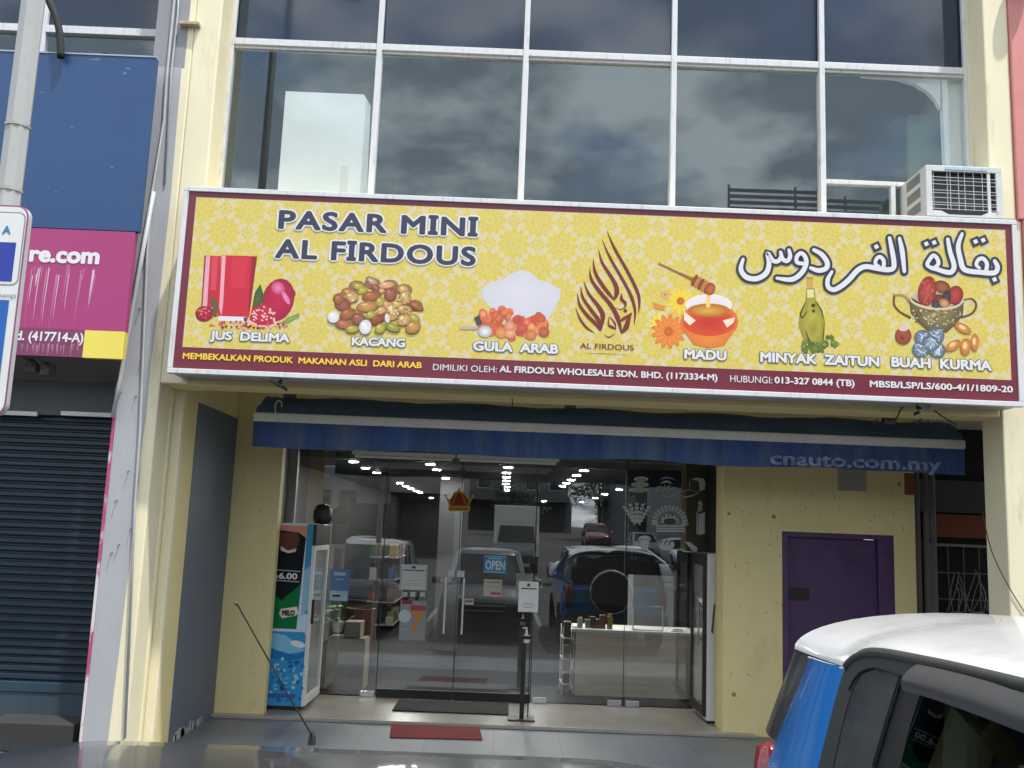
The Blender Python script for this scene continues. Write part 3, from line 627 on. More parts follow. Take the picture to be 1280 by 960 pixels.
for x, y, rx, ry, r, k in ((440, 165, 75, 40, .2, PI_), (490, 215, 70, 36, -.4, PI_), (600, 110, 90, 45, .6, ((200, 170, 150), (140, 104, 90))), (640, 180, 60, 40, .3, HZ), (760, 150, 90, 40, -.1, CA), (360, 290, 85, 65, 0, WA), (590, 275, 115, 58, -.15, AL), (805, 255, 75, 80, .4, HZ), (950, 200, 60, 50, .3, WA), (970, 290, 70, 85, .3, WA),
        (260, 370, 95, 75, .3, HZ), (215, 310, 60, 60, -.4, AL), (540, 395, 130, 62, -.1, ((206, 160, 86), (160, 112, 60))), (690, 340, 60, 50, -.9, PI_), (705, 215, 32, 28, 0, CA), (755, 370, 32, 36, 0, CA), (1100, 385, 95, 42, .5, AL), (320, 480, 100, 62, -.4, AL), (700, 440, 55, 42, -.6, CA), (580, 490, 62, 42, -.4, PI_), (830, 450, 85, 110, .3, WA), (880, 370, 60, 45, .2, WA), (960, 430, 90, 50, .1, WA),
        (440, 535, 85, 72, 0, HZ), (280, 600, 110, 52, .1, ((190, 120, 88), (150, 90, 64))), (655, 545, 110, 48, -.45, ((160, 88, 60), (124, 62, 44))), (1080, 530, 70, 48, .5, PI_), (960, 545, 85, 65, -.5, WA), (770, 530, 30, 55, -.1, ((236, 226, 226), (210, 196, 196))), (370, 655, 78, 44, -.1, PI_), (690, 645, 68, 56, -.7, PI_), (835, 635, 88, 46, .3, ((176, 172, 78), (136, 128, 56))), (1065, 630, 92, 72, -.5, ((206, 160, 92), (160, 112, 58))),
        (155, 515, 68, 70, 0, ((240, 238, 236), (212, 208, 206))), (520, 630, 72, 85, .15, ((240, 238, 236), (206, 204, 206)))): nut(x, y, rx, ry, r, *k)
for i in range(60):
    cx, cy_ = rd.choice(((360, 290), (830, 450), (960, 290), (960, 545), (950, 420))); a.ell(*T(cx+rd.uniform(-70, 70), cy_+rd.uniform(-60, 60)), 1.6, 1.1, rd.choice((S(240, 214, 164), S(170, 124, 74), S(206, 168, 108))), rot=rd.random()*3, n=7)
a.build('nut_picture', M['print'], sg)
a = Art(YS-.0017); T = lambda x, y: (570+x/8, 330+y/8)
poly_t(a, T, [(255, 250), (330, 190), (480, 150), (570, 90), (660, 55), (740, 80), (820, 150), (960, 200), (1045, 250), (1040, 340), (960, 480), (900, 600), (560, 640), (340, 430), (270, 350)], S(220, 216, 224, .97), S(206, 204, 212))
poly_t(a, T, [(280, 320), (500, 350), (800, 350), (1030, 330), (1000, 370), (700, 385), (400, 370)], S(212, 208, 218))
for i in range(90):
    t = rd.random(); x = 240+660*t; top = 430+ (0 if t < .45 else 90)+50*rd.random(); y = rd.uniform(top, 640+90*sin(pi*t))
    a.ell(*T(x, y), rd.uniform(3.5, 8), rd.uniform(3, 6), rd.choice((S(226, 120, 70), S(234, 150, 100), S(214, 96, 62), S(240, 180, 130), S(206, 110, 84))), rd.choice((S(206, 84, 50), S(222, 130, 84), S(190, 84, 60))), rot=rd.random()*3, n=9)
for x, y, c, e in ((540, 690, (236, 180, 140), (210, 140, 104)), (540, 620, (232, 170, 140), (200, 130, 100)), (880, 680, (196, 110, 76), (170, 84, 58)), (750, 710, (222, 140, 96), (196, 110, 70)), (450, 690, (230, 160, 96), (206, 130, 80)), (620, 560, (180, 74, 60), (196, 90, 66)), (660, 640, (206, 96, 84), (190, 80, 66))): a.ell(*T(x, y), 7, 6.5, S(*c), S(*e))
poly_t(a, T, [(40, 625), (220, 620), (220, 655), (40, 655)], S(190, 170, 160)); poly_t(a, T, [(180, 540), (230, 510), (265, 600), (215, 620)], S(70, 74, 78)); a.ell(*T(290, 675), 9, 7.5, S(236, 240, 240), S(170, 170, 166))
a.build('sugar_picture', M['print'], sg)
a = Art(YS-.0017); T = lambda x, y: (810+x/7.385, 310+y/7.385)
def flower(cx, cy_, r, c1, c2, n=11):
    for k in range(n):
        t = 2*pi*k/n; a.ell(*T(cx+r*.6*cos(t), cy_+r*.6*sin(t)), r*.5/7.4, r*.18/7.4, S(*c1), S(*c2), rot=t, n=10)
    a.ell(*T(cx, cy_), r*.27/7.4, r*.27/7.4, S(206, 120, 50), S(190, 96, 40))
flower(300, 490, 130, (238, 214, 70), (232, 196, 60)); flower(110, 700, 100, (236, 220, 96), (232, 206, 80)); flower(190, 770, 150, (232, 150, 70), (226, 120, 54), 13); flower(160, 430, 40, (232, 190, 140), (220, 160, 100))
poly_t(a, T, [(40, 500), (160, 540), (150, 575), (60, 560)], S(220, 140, 60))
a.ell(*T(565, 680), 36.5, 24, S(206, 74, 44), S(222, 120, 50)); poly_t(a, T, [(330, 760), (800, 760), (700, 900), (560, 925), (420, 890)], S(230, 140, 62), S(222, 120, 58)); a.ell(*T(565, 690), 33, 17, S(196, 50, 44), S(214, 84, 44))
a.ell(*T(560, 525), 29.5, 13.5, S(226, 214, 214), S(232, 224, 226)); a.ell(*T(560, 575), 26.5, 8.5, S(206, 150, 60), S(186, 110, 44)); a.ell(*T(556, 580), 20, 5.5, S(222, 170, 80), S(196, 130, 52))
poly_t(a, T, [(330, 585), (440, 670), (385, 715), (335, 665)], S(240, 222, 206)); poly_t(a, T, [(690, 670), (800, 640), (790, 690), (730, 735)], S(240, 216, 196))
poly_t(a, T, [(540, 410), (580, 410), (572, 550), (536, 550)], S(236, 206, 110))
a.stroke([T(105, 145), T(240, 210), T(410, 290)], [2.4, 2.2, 4.5], S(160, 98, 62), 3)
for k in range(6): a.ell(*T(430+30*k, 300+17*k), 3.2, 7.8, S(196, 120, 70) if k % 2 else S(132, 72, 42), rot=.5)
a.ell(*T(575, 380), 6, 8, S(204, 112, 62), S(150, 76, 44), rot=.4)
a.build('honey_picture', M['print'], sg)
a = Art(YS-.0017); T = lambda x, y: (980+x/8.727, 340+y/8.727)
poly_t(a, T, [(240, 180), (335, 180), (345, 300), (420, 420), (448, 540), (440, 640), (425, 800), (320, 810), (220, 760), (160, 600), (165, 480), (235, 320)], S(186, 176, 72), S(150, 140, 54))
poly_t(a, T, [(250, 190), (325, 190), (325, 280), (255, 280)], S(222, 214, 160)); poly_t(a, T, [(230, 560), (390, 470), (400, 640), (330, 760), (250, 700)], S(150, 140, 56), S(176, 166, 66))
a.stroke([T(235, 330), T(180, 450), T(200, 500), T(250, 430)], [1, 2, 2, 1], S(72, 66, 34), 3); a.stroke([T(240, 640), T(270, 740), T(320, 810)], [1, 2, 1], S(72, 70, 34), 3); a.stroke([T(345, 330), T(400, 400), T(430, 500)], [1, 1.6, 1], S(70, 66, 40), 3); a.stroke([T(440, 560), T(430, 700), T(415, 800)], [1, 2, 1], S(90, 92, 44), 3)
poly_t(a, T, [(244, 75), (320, 75), (316, 175), (248, 175)], S(206, 160, 84)); poly_t(a, T, [(240, 52), (322, 52), (320, 82), (244, 82)], S(190, 140, 70))
a.ell(*T(320, 365), 2.6, 2.4, S(60, 60, 30)); a.ell(*T(322, 425), 2.2, 2.2, S(80, 78, 36))
for i in range(34):
    t = rd.random(); a.ell(*T(190+400*t, 800+rd.uniform(-40, 70)-(60 if t > .7 else 0)), rd.uniform(3, 5), rd.uniform(2.4, 3.8), rd.choice((S(120, 134, 60), S(150, 160, 84), S(92, 108, 50))), rd.choice((S(84, 100, 44), S(110, 124, 60))), rot=rd.random()*3, n=9)
a.build('oil_picture', M['print'], sg)
a = Art(YS-.0017); T = lambda x, y: (1110+x/7.387, 340+y/7.387)
dk, gd, lg = S(96, 80, 52), S(156, 138, 92), S(206, 196, 156)
a.stroke([T(60, 215), T(55, 300), T(110, 370), T(200, 420)], [3, 3, 3, 4], dk, 3); a.stroke([T(70, 215), T(150, 225), T(200, 290)], [3, 4, 3], gd, 3)
a.stroke([T(690, 270), T(770, 250), T(815, 300), T(780, 380), T(680, 420)], [4, 3, 3, 3, 3], dk, 3); a.stroke([T(700, 275), T(760, 262), T(800, 310)], [2, 1.5, 1], lg, 3)
a.ell(*T(450, 250), 34, 13, S(120, 104, 80), S(196, 186, 160)); 
for x, y, rx, ry, r, c in ((500, 140, 80, 60, .4, (140, 76, 40)), (490, 270, 90, 60, .3, (120, 50, 44)), (360, 180, 85, 145, .2, (166, 58, 48)), (620, 215, 75, 90, .3, (166, 50, 46)), (540, 230, 40, 60, .2, (70, 46, 60)), (440, 300, 40, 40, 0, (70, 60, 70)), (520, 290, 50, 40, .6, (196, 140, 90))): a.ell(*T(x, y), rx/7.387, ry/7.387, S(*[min(255, v+24) for v in c]), S(*[int(v*.82) for v in c]), rot=r)
for i in range(22): a.ell(*T(rd.uniform(310, 420), rd.uniform(80, 290)), 2.2, .7, S(200, 96, 80), rot=rd.uniform(1, 2), n=7)
poly_t(a, T, [(190, 220), (215, 265), (330, 320), (480, 340), (620, 315), (700, 265), (690, 400), (620, 490), (540, 560), (380, 560), (280, 470), (210, 380)], gd, dk)
a.stroke([T(195, 205), T(225, 275), T(340, 325), T(480, 345), T(630, 318), T(695, 268)], [2, 3, 3, 3, 3, 2], lg, 3)
for i in range(70):
    t = rd.random(); x = 230+440*t; y = rd.uniform(350, 500-80*abs(t-.5)); a.ell(*T(x, y), 1.7, .9, rd.choice((lg, dk, S(180, 164, 112))), rot=rd.random()*3, n=6)
a.ell(*T(140, 590), 10.3, 11, S(176, 96, 62), S(140, 64, 44)); a.ell(*T(130, 610), 5, 5.5, S(110, 46, 36), S(160, 84, 60)); a.ell(*T(140, 525), 6, 3, S(222, 190, 180))
for x, y in ((320, 610), (440, 590), (300, 720), (450, 720), (390, 660)):
    a.ell(*T(x, y), 11, 10, S(140, 158, 170), S(84, 100, 116), rot=.4)
    for i in range(9): a.stroke([T(x+rd.uniform(-60, 0), y+rd.uniform(-60, 60)), T(x+rd.uniform(0, 20), y+rd.uniform(-50, 50)), T(x+rd.uniform(10, 70), y+rd.uniform(-60, 60))], [.6, 1, .6], rd.choice((S(214, 224, 228), S(70, 86, 104), S(190, 204, 212))), 2, caps=False)
for x, y, rx, ry, r in ((690, 520, 85, 40, .5), (600, 680, 80, 42, -.6), (715, 690, 50, 80, .1), (800, 650, 38, 82, 0)): a.ell(*T(x, y), rx/7.4, ry/7.4, S(222, 160, 84), S(186, 110, 52), rot=r); a.ell(*T(x-8, y-10), rx/18, ry/18, S(240, 200, 150), rot=r)
a.build('date_picture', M['print'], sg)

# --- black flood lamps on short arms under the sign
for i, (xa, ya, xb, yb) in enumerate(((338, 471, 357, 485), (1143, 506, 1163, 515))):
    p = Y_((xa+xb)/2, (ya+yb)/2, 7.36)
    t = thing('flood_lamp', ('small black flood lamp under the sign edge nearest the slate grey panel', 'small black flood lamp under the sign edge above the awning lettering')[i], 'lamp', (p.x, p.y, 2.99), 'flood lamps under the sign')
    s_ = 1 if i == 0 else -1
    MB().prism([(p.x-.06, 7.28, p.z+.03*s_), (p.x-.06, 7.28, p.z+.03*s_-.025), (p.x+.06, 7.33, p.z-.03*s_-.025), (p.x+.06, 7.33, p.z-.03*s_)], (0.0, .11, -.005)).build('housing', M['black'], t, bev=.004)
    MB().tube([(p.x, 7.4, p.z+.01), (p.x, 7.45, 2.975), (p.x, 7.45, 3.0)], .011).build('arm', M['black'], t)
# cables under the beam
cab = MB()
for P in (((1120, 525), (1126, 512), (1130, 507)), ((1168, 513), (1180, 522), (1196, 531)), ((1145, 530), (1152, 523)), ((1160, 531), (1161, 525)), ((1090, 531), (1097, 524))):
    cab.tube(spline([tuple(Y_(x, y, 7.6)) for x, y in P], 3), .006, 6)
cab.tube([Y_(640, 497, 7.61), Y_(641, 507, 7.61)], .004, 6)
c1 = Y_(1112, 528, 7.6); cab.box(c1.x-.045, c1.x+.045, 7.585, 7.62, c1.z-.015, c1.z+.015)
tag(cab.build('cable', M['black']), 'loose black cables and junction box on the beam under the sign', 'cable')

# ================================================================== THE AWNING
aw = thing('awning', 'retracted blue fabric awning with a white front bar and faded pale lettering', 'awning', (0.95, 8.7, 2.55))
ax0, ax1 = -2.30, 4.19; AY = 8.60
afab = mat('weathered teal awning cloth', (0.065, 0.125, 0.215), 0.5, var=.25, scale=3, stretch=(1, 3, 3), dirt=(0.32, 0.35, 0.36), dscale=22, dlo=.665, dhi=.70, bump=.2, bscale=30)
rows = []
for i, (y, z) in enumerate(((AY-.005, 2.850), (8.66, 2.925), (8.76, 3.0), (8.88, 3.050), (9.0, 3.05), (9.06, 2.96))):
    rows.append([(ax0+.01+(0.05*max(0, i-1) if k == 0 else 0)-(.03*max(0, i-1) if k == 40 else 0)+(ax1-ax0-.02)*k/40, y, z-.012*sin(k*.9)*(.3 if i in (0, 5) else 1)-.006*noise.noise((k*.7, i, 0))*6*.4) for k in range(41)])
MB().grid(rows).build('cloth', afab, aw, smooth=True)
endp = [(y, z) for y, z in ((AY, 2.80), (AY, 2.850), (8.66, 2.925), (8.76, 3.0), (8.88, 3.05), (9.0, 3.05), (9.06, 2.9), (8.9, 2.80))]
b = MB()
for x in (ax0+.012, ax1-.05): b.prism([(x+.02, y, z) for y, z in endp], (.03, 0, 0))
b.build('end_cap', afab, aw)
bar = box('front_bar', mat('white awning bar', (0.80, 0.79, 0.76), 0.4, var=.06, scale=3, dirt=(.33, .30, .25), dscale=6, dlo=.58, dhi=.8, stretch=(4, 1, .6)), ax0, ax1, AY-.03, AY+.02, 2.780, 2.862, aw, bev=.015)
val = mat('faded blue valance cloth', (0.036, 0.088, 0.26), 0.75, var=.3, scale=2.2, stretch=(2.2, 1, .25), dirt=(0.13, 0.18, 0.25), dscale=1.8, dlo=.45, dhi=.75)
rows = []
for j in range(6):
    t = j/5; rows.append([(ax0+.005+(ax1-ax0-.01)*k/90, AY-.008-.016*t*sin(k*.55)-.030*t*noise.noise((k*.17, 2, 0)), 2.80-(.247+.010*sin(k*.23)+.012*noise.noise((k*.11, 7, 0)))*t) for k in range(91)])
vo = MB().grid(rows).build('valance', val, aw, smooth=True)
c = MB(); text_px(c, "cnauto.com.my", (963, 580.5), (1177, 589), 17.5, AY-.045, bold=.03)
lt = mat('worn pale lettering', (0.27, 0.34, 0.50), 0.7, var=.3, scale=6, dirt=(0.05, 0.09, 0.24), dscale=14, dlo=.45, dhi=.62)
c.build('valance_lettering', lt, aw)
b = Each()
for (x, y) in ((362, 492), (713, 510), (1112, 530)):
    p = Y_(x, y, 8.95); b.box(p.x-.05, p.x+.05, 8.92, 9.02, 3.0, 3.199)
b.build('bracket', mat('rusty bracket', (0.20, 0.17, 0.15), 0.7, var=.3, scale=10), aw)
hk = [Y_(345+x, y, 8.58) for x, y in ((0, 518), (-1, 506), (3, 501), (7, 503), (7, 509))]
MB().tube(spline([tuple(p) for p in hk], 3), .008, 6).build('crank_hook', M['galv'], aw)

# ================================================================== AIR CONDITIONER
ac = thing('air_conditioner', 'white window air conditioner with a dark rear grille resting above the sign', 'air conditioner', (3.70, 7.45, 4.57))
aa, ab, az0, az1 = 3.385, 4.015, 4.575, 5.015
awm = mat('aged white enamel', (0.60, 0.61, 0.60), 0.4, var=.08, scale=4, dirt=(.30, .27, .23), dscale=6, dlo=.6, dhi=.8)
b = MB(); t_ = .05
b.box(aa, ab, 7.45, 7.47, az1-t_, az1); b.box(aa, aa+t_, 7.45, 7.47, az0, az1-t_); b.box(ab-t_, ab, 7.45, 7.47, az0, az1-t_); b.box(aa+t_, ab-t_, 7.45, 7.47, az0, az0+.05)
b.box(aa, aa+.012, 7.47, YU+.05, az0, az1); b.box(ab-.012, ab, 7.47, YU+.05, az0, az1); b.box(aa+.012, ab-.012, 7.47, YU+.05, az1-.012, az1); b.box(aa+.012, ab-.012, 7.47, YU+.05, az0, az0+.012); b.box(aa+.012, ab-.012, YU+.02, YU+.05, az0+.012, az1-.012)
b.build('casing', awm, ac, bev=.004)
b = MB()
for r in range(3):
    for k in range(9):
        z = az0+.08+r*.125+k*.0095; b.box(aa-.004, aa+.001, 7.56, 7.82, z, z+.006)
b.build('side_louvre', mat('grey louvre', (0.26, 0.27, 0.28), .6), ac)
box('condenser', mat('dark condenser fins', (0.035, 0.032, 0.04), .5, var=.4, scale=25, stretch=(1, 1, 8)), aa+.06, ab-.06, 7.50, 7.54, az0+.06, az1-.06, ac)
b = MB()
for k, u in enumerate((.02, .24, .29, .42, .52, .66, .80, .90)): x = aa+.055+u*.52; b.tube([(x, 7.462, az0+.06), (x, 7.462, az1-.055)], .0028, 6)
for u in (.06, .16, .22, .34, .46, .53, .68, .78, .86): z = az0+.05+u*.34; b.tube([(aa+.05, 7.459, z), (ab-.05, 7.459, z-.006)], .0026, 6)
b.box(ab-.12, ab-.095, 7.455, 7.468, az0+.04, az1-.05); b.build('wire_grille', awm, ac)
b = MB(); b.prism([(aa+.12, 7.455, az0+.05), (aa+.18, 7.455, az0+.02), (ab-.18, 7.455, az0+.02), (ab-.12, 7.455, az0+.05)], (0, -.006, 0)); b.build('drain_slot', M['dark'], ac)
b = MB().box(aa+.16, ab-.12, 7.444, 7.4499, az1-.036, az1-.012); b.build('sticker', mat('pale blue sticker', (.42, .55, .66), .4, var=.2, scale=12), ac)

# ================================================================== LEFT NEIGHBOUR
nb = thing('neighbour_shop', 'neighbouring shop with a closed dark blue roller shutter and grey front behind the magenta sign', 'building', (-5.5, 8.0, 0))
b = MB(); b.box(-3.135, -3.121, YP+.003, 7.96, -.005, 5.9); ol = [(211, -5), (188, 240), (150, 470), (126, 690), (100, 915)]; bd = [(131, 960), (135, 923), (148, 820), (161, 710), (169, 632), (174, 600), (175, 573), (182, 523), (187.5, 459), (200, 365), (214, 240), (227, 84)]
fp = [Y_(x, y, YP-.003) for x, y in bd]; zt5 = fp[-1].z; fp += [Vector((-3.135, YP-.003, zt5)), Vector((-3.135, YP-.003, 0.0))]
b.prism(fp, (0, .003, 0)); b.build('pillar', M['greypaint'], nb)
b = MB(); b.box(-3.135, -2.862, YP-.0032, YP+.0, zt5+.001, 9.0); b.box(-3.135, -3.121, YP+.001, 7.96, 5.901, 9.0); b.build('upper_pillar', M['greydark'], nb)
pinkp = mat('flaking pink paint', (0.46, 0.07, 0.20), .6, var=.1, scale=4, dirt=(.66, .60, .60), dscale=4, dlo=.47, dhi=.56, stretch=(1, 1, .6))
MB().box(-3.16, -3.137, YP-.01, YP+.02, 0, 2.95).build('edge_strip', pinkp, nb, bev=.003)
shm = mat('dark blue roller shutter', (0.007, 0.021, 0.036), .45, var=.15, scale=3, stretch=(1, 1, 3), dirt=(.02, .035, .045), dscale=3, dlo=.55, dhi=.8)
b = MB(); n = 34; zt_, zb = 2.70, .52; rows = []
for i in range(n+1):
    z = zt_-(zt_-zb)*i/n; h = (zt_-zb)/n
    for dz_, dy in ((0, 0), (-.18*h, -.014), (-.62*h, -.016), (-.85*h, .0)):
        if i < n or dz_ == 0: rows.append([(-7.2, 8.06+dy, z+dz_), (-3.137, 8.06+dy, z+dz_)])
b.grid(rows).build('roller_shutter', shm, nb)
b = MB(); b.box(-7.2, -3.14, 8.03, 8.09, .44, .52); b.build('shutter_bottom_bar', mat('dark shutter bar', (.02, .05, .075), .5), nb, bev=.004)
b = MB(); b.box(-7.2, -3.14, 7.985, 8.12, 2.70, 2.99); b.build('shutter_box', mat('grey green fascia', (.10, .115, .115), .6, var=.08), nb, bev=.004)
b = MB(); b.box(-3.75, -3.15, 7.96, 7.984, 2.70, 2.735); b.box(-4.6, -3.95, 7.96, 7.984, 2.685, 2.72); b.build('shutter_guide', M['offwhite'], nb)
b = MB(); b.box(-7.2, -3.14, 8.121, 8.2, 2.99, 3.5); b.box(-7.2, -3.137, 7.70, 8.12, 3.5, 4.6); b.build('lintel', mat('pale grey lintel', (.42, .43, .42), .7, var=.12, scale=3), nb)
b = MB(); b.box(-7.2, -3.14, 8.04, 8.2, -.29, .438); b.build('threshold', mat('dark threshold', (.035, .06, .08), .7, var=.2), nb)
b = MB(); b.box(-3.95, -3.25, 7.70, 8.038, .051, .27); b.build('step', mat('cement step', (.032, .032, .032), .85, var=.2, bump=.2), nb, bev=.01)
b = MB()
for i in range(30): x = -4.3+rd.random()*.45; y = 7.4+rd.random()*.3; s_ = rd.uniform(.01, .035); b.box(x, x+s_*2, y, y+s_, .051, .051+s_*.5)
tag(b.build('litter', mat('crumpled litter', (.4, .4, .38), .8, var=.3)), 'small pale scraps lying by the shutter step', 'litter', kind='stuff')
# its upper windows
ztl = [5.95, 6.21]; xl0 = -3.14; cols = [-6.3, -4.02-.55, -3.14]
def lz(x, y): return Y_(x, y, YU).z
zl = (lz(10, 34)+lz(180, 41))/2; xm = Y_(52, 40, YU).x
for i, (a, c) in enumerate(((-7.2, -5.65), (-5.65, xm), (xm, xl0))):
    fr = MB(); fr.box(a, a+.04, YU, YU+.06, 4.6, 8.2); fr.box(c-.04, c, YU, YU+.06, 4.6, 8.2); fr.box(a+.04, c-.04, YU-.01, YU+.06, zl-.035, zl+.035)
    f_ = fr.build('window', M['alu'], nb, bev=.003)
    box('pane', M['winglass'], a+.04, c-.04, YU+.03, YU+.034, 4.6, zl-.035, f_); box('upper_pane', M['spandrel'], a+.04, c-.04, YU+.03, YU+.034, zl+.035, 8.2, f_)
b = MB(); b.box(-7.2, -3.14, 11, 11.1, 4.5, 7); b.box(-7.2, -3.14, 8.4, 11, 6.5, 6.55); b.build('upper_room', room, nb)
# its sign: blue panel over a magenta one with a yellow square
ns = thing('neighbour_sign', 'tall blue panel over a magenta signboard with white lettering and a yellow square', 'sign', (-4.4, 7.35, 3.1))
YN = 7.35; nx1 = -3.005; zb0, zb1, zm0 = 4.134, 5.625, 3.098
box('blue_panel', mat('blue sign sheet', (0.020, 0.068, 0.185), .38, var=.06, scale=1.5, dirt=(.06, .12, .26), dscale=3, dlo=.62, dhi=.85), -7.2, nx1, YN, YN+.06, zb0+.002, zb1, ns, bev=.004)
box('top_capping', mat('pale blue edge', (.35, .42, .5), .5), -7.2, nx1, YN-.006, YN+.07, zb1+.001, zb1+.014, ns)
box('magenta_panel', mat('magenta sign sheet', (0.375, 0.038, 0.165), .35, var=.04, scale=1.5), -7.2, nx1-.025, YN, YN+.06, zm0+.22, zb0-.002, ns)
box('dark_magenta_band', mat('dark magenta sign sheet', (0.20, 0.040, 0.110), .35, var=.05, scale=2), -7.2, nx1-.34, YN, YN+.06, zm0, zm0+.219, ns)
box('yellow_square', mat('yellow sign sheet', S(232, 214, 92), .35, var=.03), nx1-.339, nx1-.025, YN-.001, YN+.061, zm0, zm0+.219, ns)
mw = mat('white sign letters', (.76, .74, .75), .4, var=0)
c = MB(); text_px(c, "re.com", (36, 327.5), (124, 330.5), 22.5, YN, .004, bold=.045); text_px(c, "d. (417714-A)", (20, 425), (104, 428.5), 12.5, YN, .004, bold=.03); c.build('lettering', mw, ns)
a = Art(YN-.002)
for i in range(30):
    x = rd.choice((42, 46, 52, 60, 72, 86, 100, 104, 112, 118, 30))+rd.uniform(-2, 2); y0_ = rd.uniform(329, 345); L = rd.uniform(15, 75)
    a.stroke([(x, y0_), (x-L*.09, y0_+L*.6), (x-L*.14, y0_+L)], [1.3, .8, .2], S(196, 120, 156, 1) if i % 3 else S(222, 190, 205), 1, caps=False)
for i in range(22):
    x = rd.uniform(28, 104); y0_ = 428+rd.uniform(0, 4); a.stroke([(x, y0_), (x-1, y0_+rd.uniform(5, 15))], [1.2, .3], S(190, 140, 160), 1, caps=False)
a.build('drip_stain', M['print'], ns)
a = Art(YN-.001)
for x, y, L, w in ((118, 75, 7, 1.2), (160, 86, 3, 2.5), (156, 92, 2, 4), (52, 116, 3, 1), (122, 74, 4, 1), (90, 160, 2, 1.4), (140, 210, 1.5, 2), (70, 240, 2, 1)): a.stroke([(x-L, y), (x, y-.6), (x+L, y+.3)], [.3, w, .3], S(104, 136, 178), 2, caps=False)
a.build('scuff_mark', M['print'], ns)
b = MB()
for x, y in ((48, 456), (66, 460)): p = Y_(x, y, 7.75); b.tube([(p.x, 7.4, p.z+.05), (p.x+.02, 7.7, p.z-.05)], .02); b.box(p.x-.03, p.x+.05, 7.6, 7.7, p.z-.08, p.z+.03)
b.build('sign_bracket', mat('corroded bracket', (.16, .14, .12), .7, var=.4, scale=12), ns)
# conduits on the party pillar
cd = MB(); pth = [Y_(x, y, YP-.02) for x, y in ((219, -60), (218, 0), (208, 100), (205, 150), (190, 240), (184, 318), (175, 540), (169, 627), (156, 923))]
cd.tube([tuple(p) for p in pth], .011, 8)
tag(cd.build('conduit', M['galv'], smooth=True), 'thin grey conduit running down the whole grey and cream pillar', 'conduit')
cd = MB(); cd.tube([tuple(Y_(x, y, YP-.05)) for x, y in ((192, 240), (172, 350), (150, 477), (141, 522))], .018, 8)
tag(cd.build('conduit', M['galv'], smooth=True), 'slanting grey pipe from the blue panel edge down to the pink strip', 'conduit')
cd = MB(); cd.tube([tuple(Y_(x, y, YP-.015)) for x, y in ((226, -60), (222, 20), (214, 90), (206, 230))], .008, 8)
tag(cd.build('conduit', M['galv'], smooth=True), 'short thin conduit on the upper dark grey part of the pillar', 'conduit')
b = MB(); p = Y_(236, 29, YP-.04); b.box(p.x-.08, p.x+.09, YP-.06, YP-.0, p.z-.018, p.z+.012); tag(b.build('pipe_clamp', mat('rusty clamp', (.42, .36, .24), .7, var=.3, scale=14), bev=.004), 'small rusty clamp bracket high on the cream pillar', 'clamp')
hkm = mat('rusty hook', (.12, .10, .09), .7)
for x, y in ((152, 490), (171, 495), (162, 588), (147, 625), (150, 680), (141, 690), (165, 660), (178, 450), (184, 320), (176, 385)):
    p = Y_(x, y, YP); b = MB().tube([(p.x, YP+.0, p.z), (p.x-.004, YP-.03, p.z-.008), (p.x-.006, YP-.034, p.z-.03)], .0035, 6)
    tag(b.build('wire_hook', hkm), 'small rusty hook left in the grey painted pillar', 'hook', 'hooks in the grey pillar')
hz = [tuple(Y_(x, y, 7.3)) for x, y in ((50, -30), (60, -2), (70, 22), (75, 45), (76, 72))]
tag(MB().tube(spline(hz, 4), .03, 10).build('black_hose', M['rubber'], smooth=True), 'thick black hose curving down behind the blue panel top', 'hose')
# parking sign on its pole in front
ps = thing('parking_sign', 'white sign with blue panels and a purple edge strapped to a steel pole', 'sign', (-2.2, 4.0, G))
b = MB(); b.tube([(-2.232, 4.03, G), (-2.232, 4.03, 6.5)], .051, 8); b.build('pole', mat('weathered steel pole', (.40, .41, .40), .55, metal=0, var=.15, scale=3, stretch=(1, 1, .4), dirt=(.28, .27, .24), dscale=3), ps)
b = Each()
for x, y in ((28, 155), (22, 236)): p = Y_(x, y, 4.0); b.lathe([(.053, p.z-.007), (.053, p.z+.007)], (-2.232, 4.03, 0), 'Z', 18)
b.build('strap', mat('steel strap', (.40, .38, .33), .5, metal=.3), ps)
def rrect(x0, x1, z0, z1, r, y, n=6):
    out = []
    for cx, cz, a0 in ((x1-r, z1-r, 0), (x0+r, z1-r, pi/2), (x0+r, z0+r, pi), (x1-r, z0+r, 1.5*pi)):
        out += [(cx+r*cos(a0+k/n*pi/2), y, cz+r*sin(a0+k/n*pi/2)) for k in range(n+1)]
    return out
e0, e1 = Y_(41, 262, 3.93), Y_(2, 518, 3.93); pxr = (e0.x+e1.x)/2; pz1, pz0 = Y_(20, 257, 3.93).z, Y_(1, 520, 3.93).z
MB().prism(rrect(pxr-.62, pxr, pz0, pz1, .05, 3.93), (0, .03, 0)).build('board', M['galv'], ps); MB().prism(rrect(pxr-.62, pxr, pz0, pz1, .05, 3.9285), (0, .0014, 0)).build('purple_edge', mat('purple sign edge', (.28, .07, .16), .4), ps)
MB().prism(rrect(pxr-.613, pxr-.007, pz0+.007, pz1-.007, .045, 3.9274), (0, .001, 0)).build('white_face', M['white'], ps)
zA, zB = Y_(15, 303, 3.925).z, Y_(15, 352, 3.925).z; xr = Y_(17, 330, 3.925).x
MB().prism(rrect(pxr-.56, xr+.028, zB-.018, pz1-.03, .03, 3.9268), (0, .0005, 0)).build('grey_outline', mat('grey line', (.25, .26, .28), .5), ps)
MB().prism(rrect(pxr-.555, xr+.022, zB-.012, pz1-.036, .026, 3.9262), (0, .0005, 0)).build('inner_face', M['white'], ps)
box('blue_square', mat('deep blue sign face', (.018, .04, .32), .4), pxr-.53, xr, 3.9252, 3.9258, zB, zA, ps)
zC, zD = Y_(10, 375, 3.925).z, Y_(2, 497, 3.925).z; 
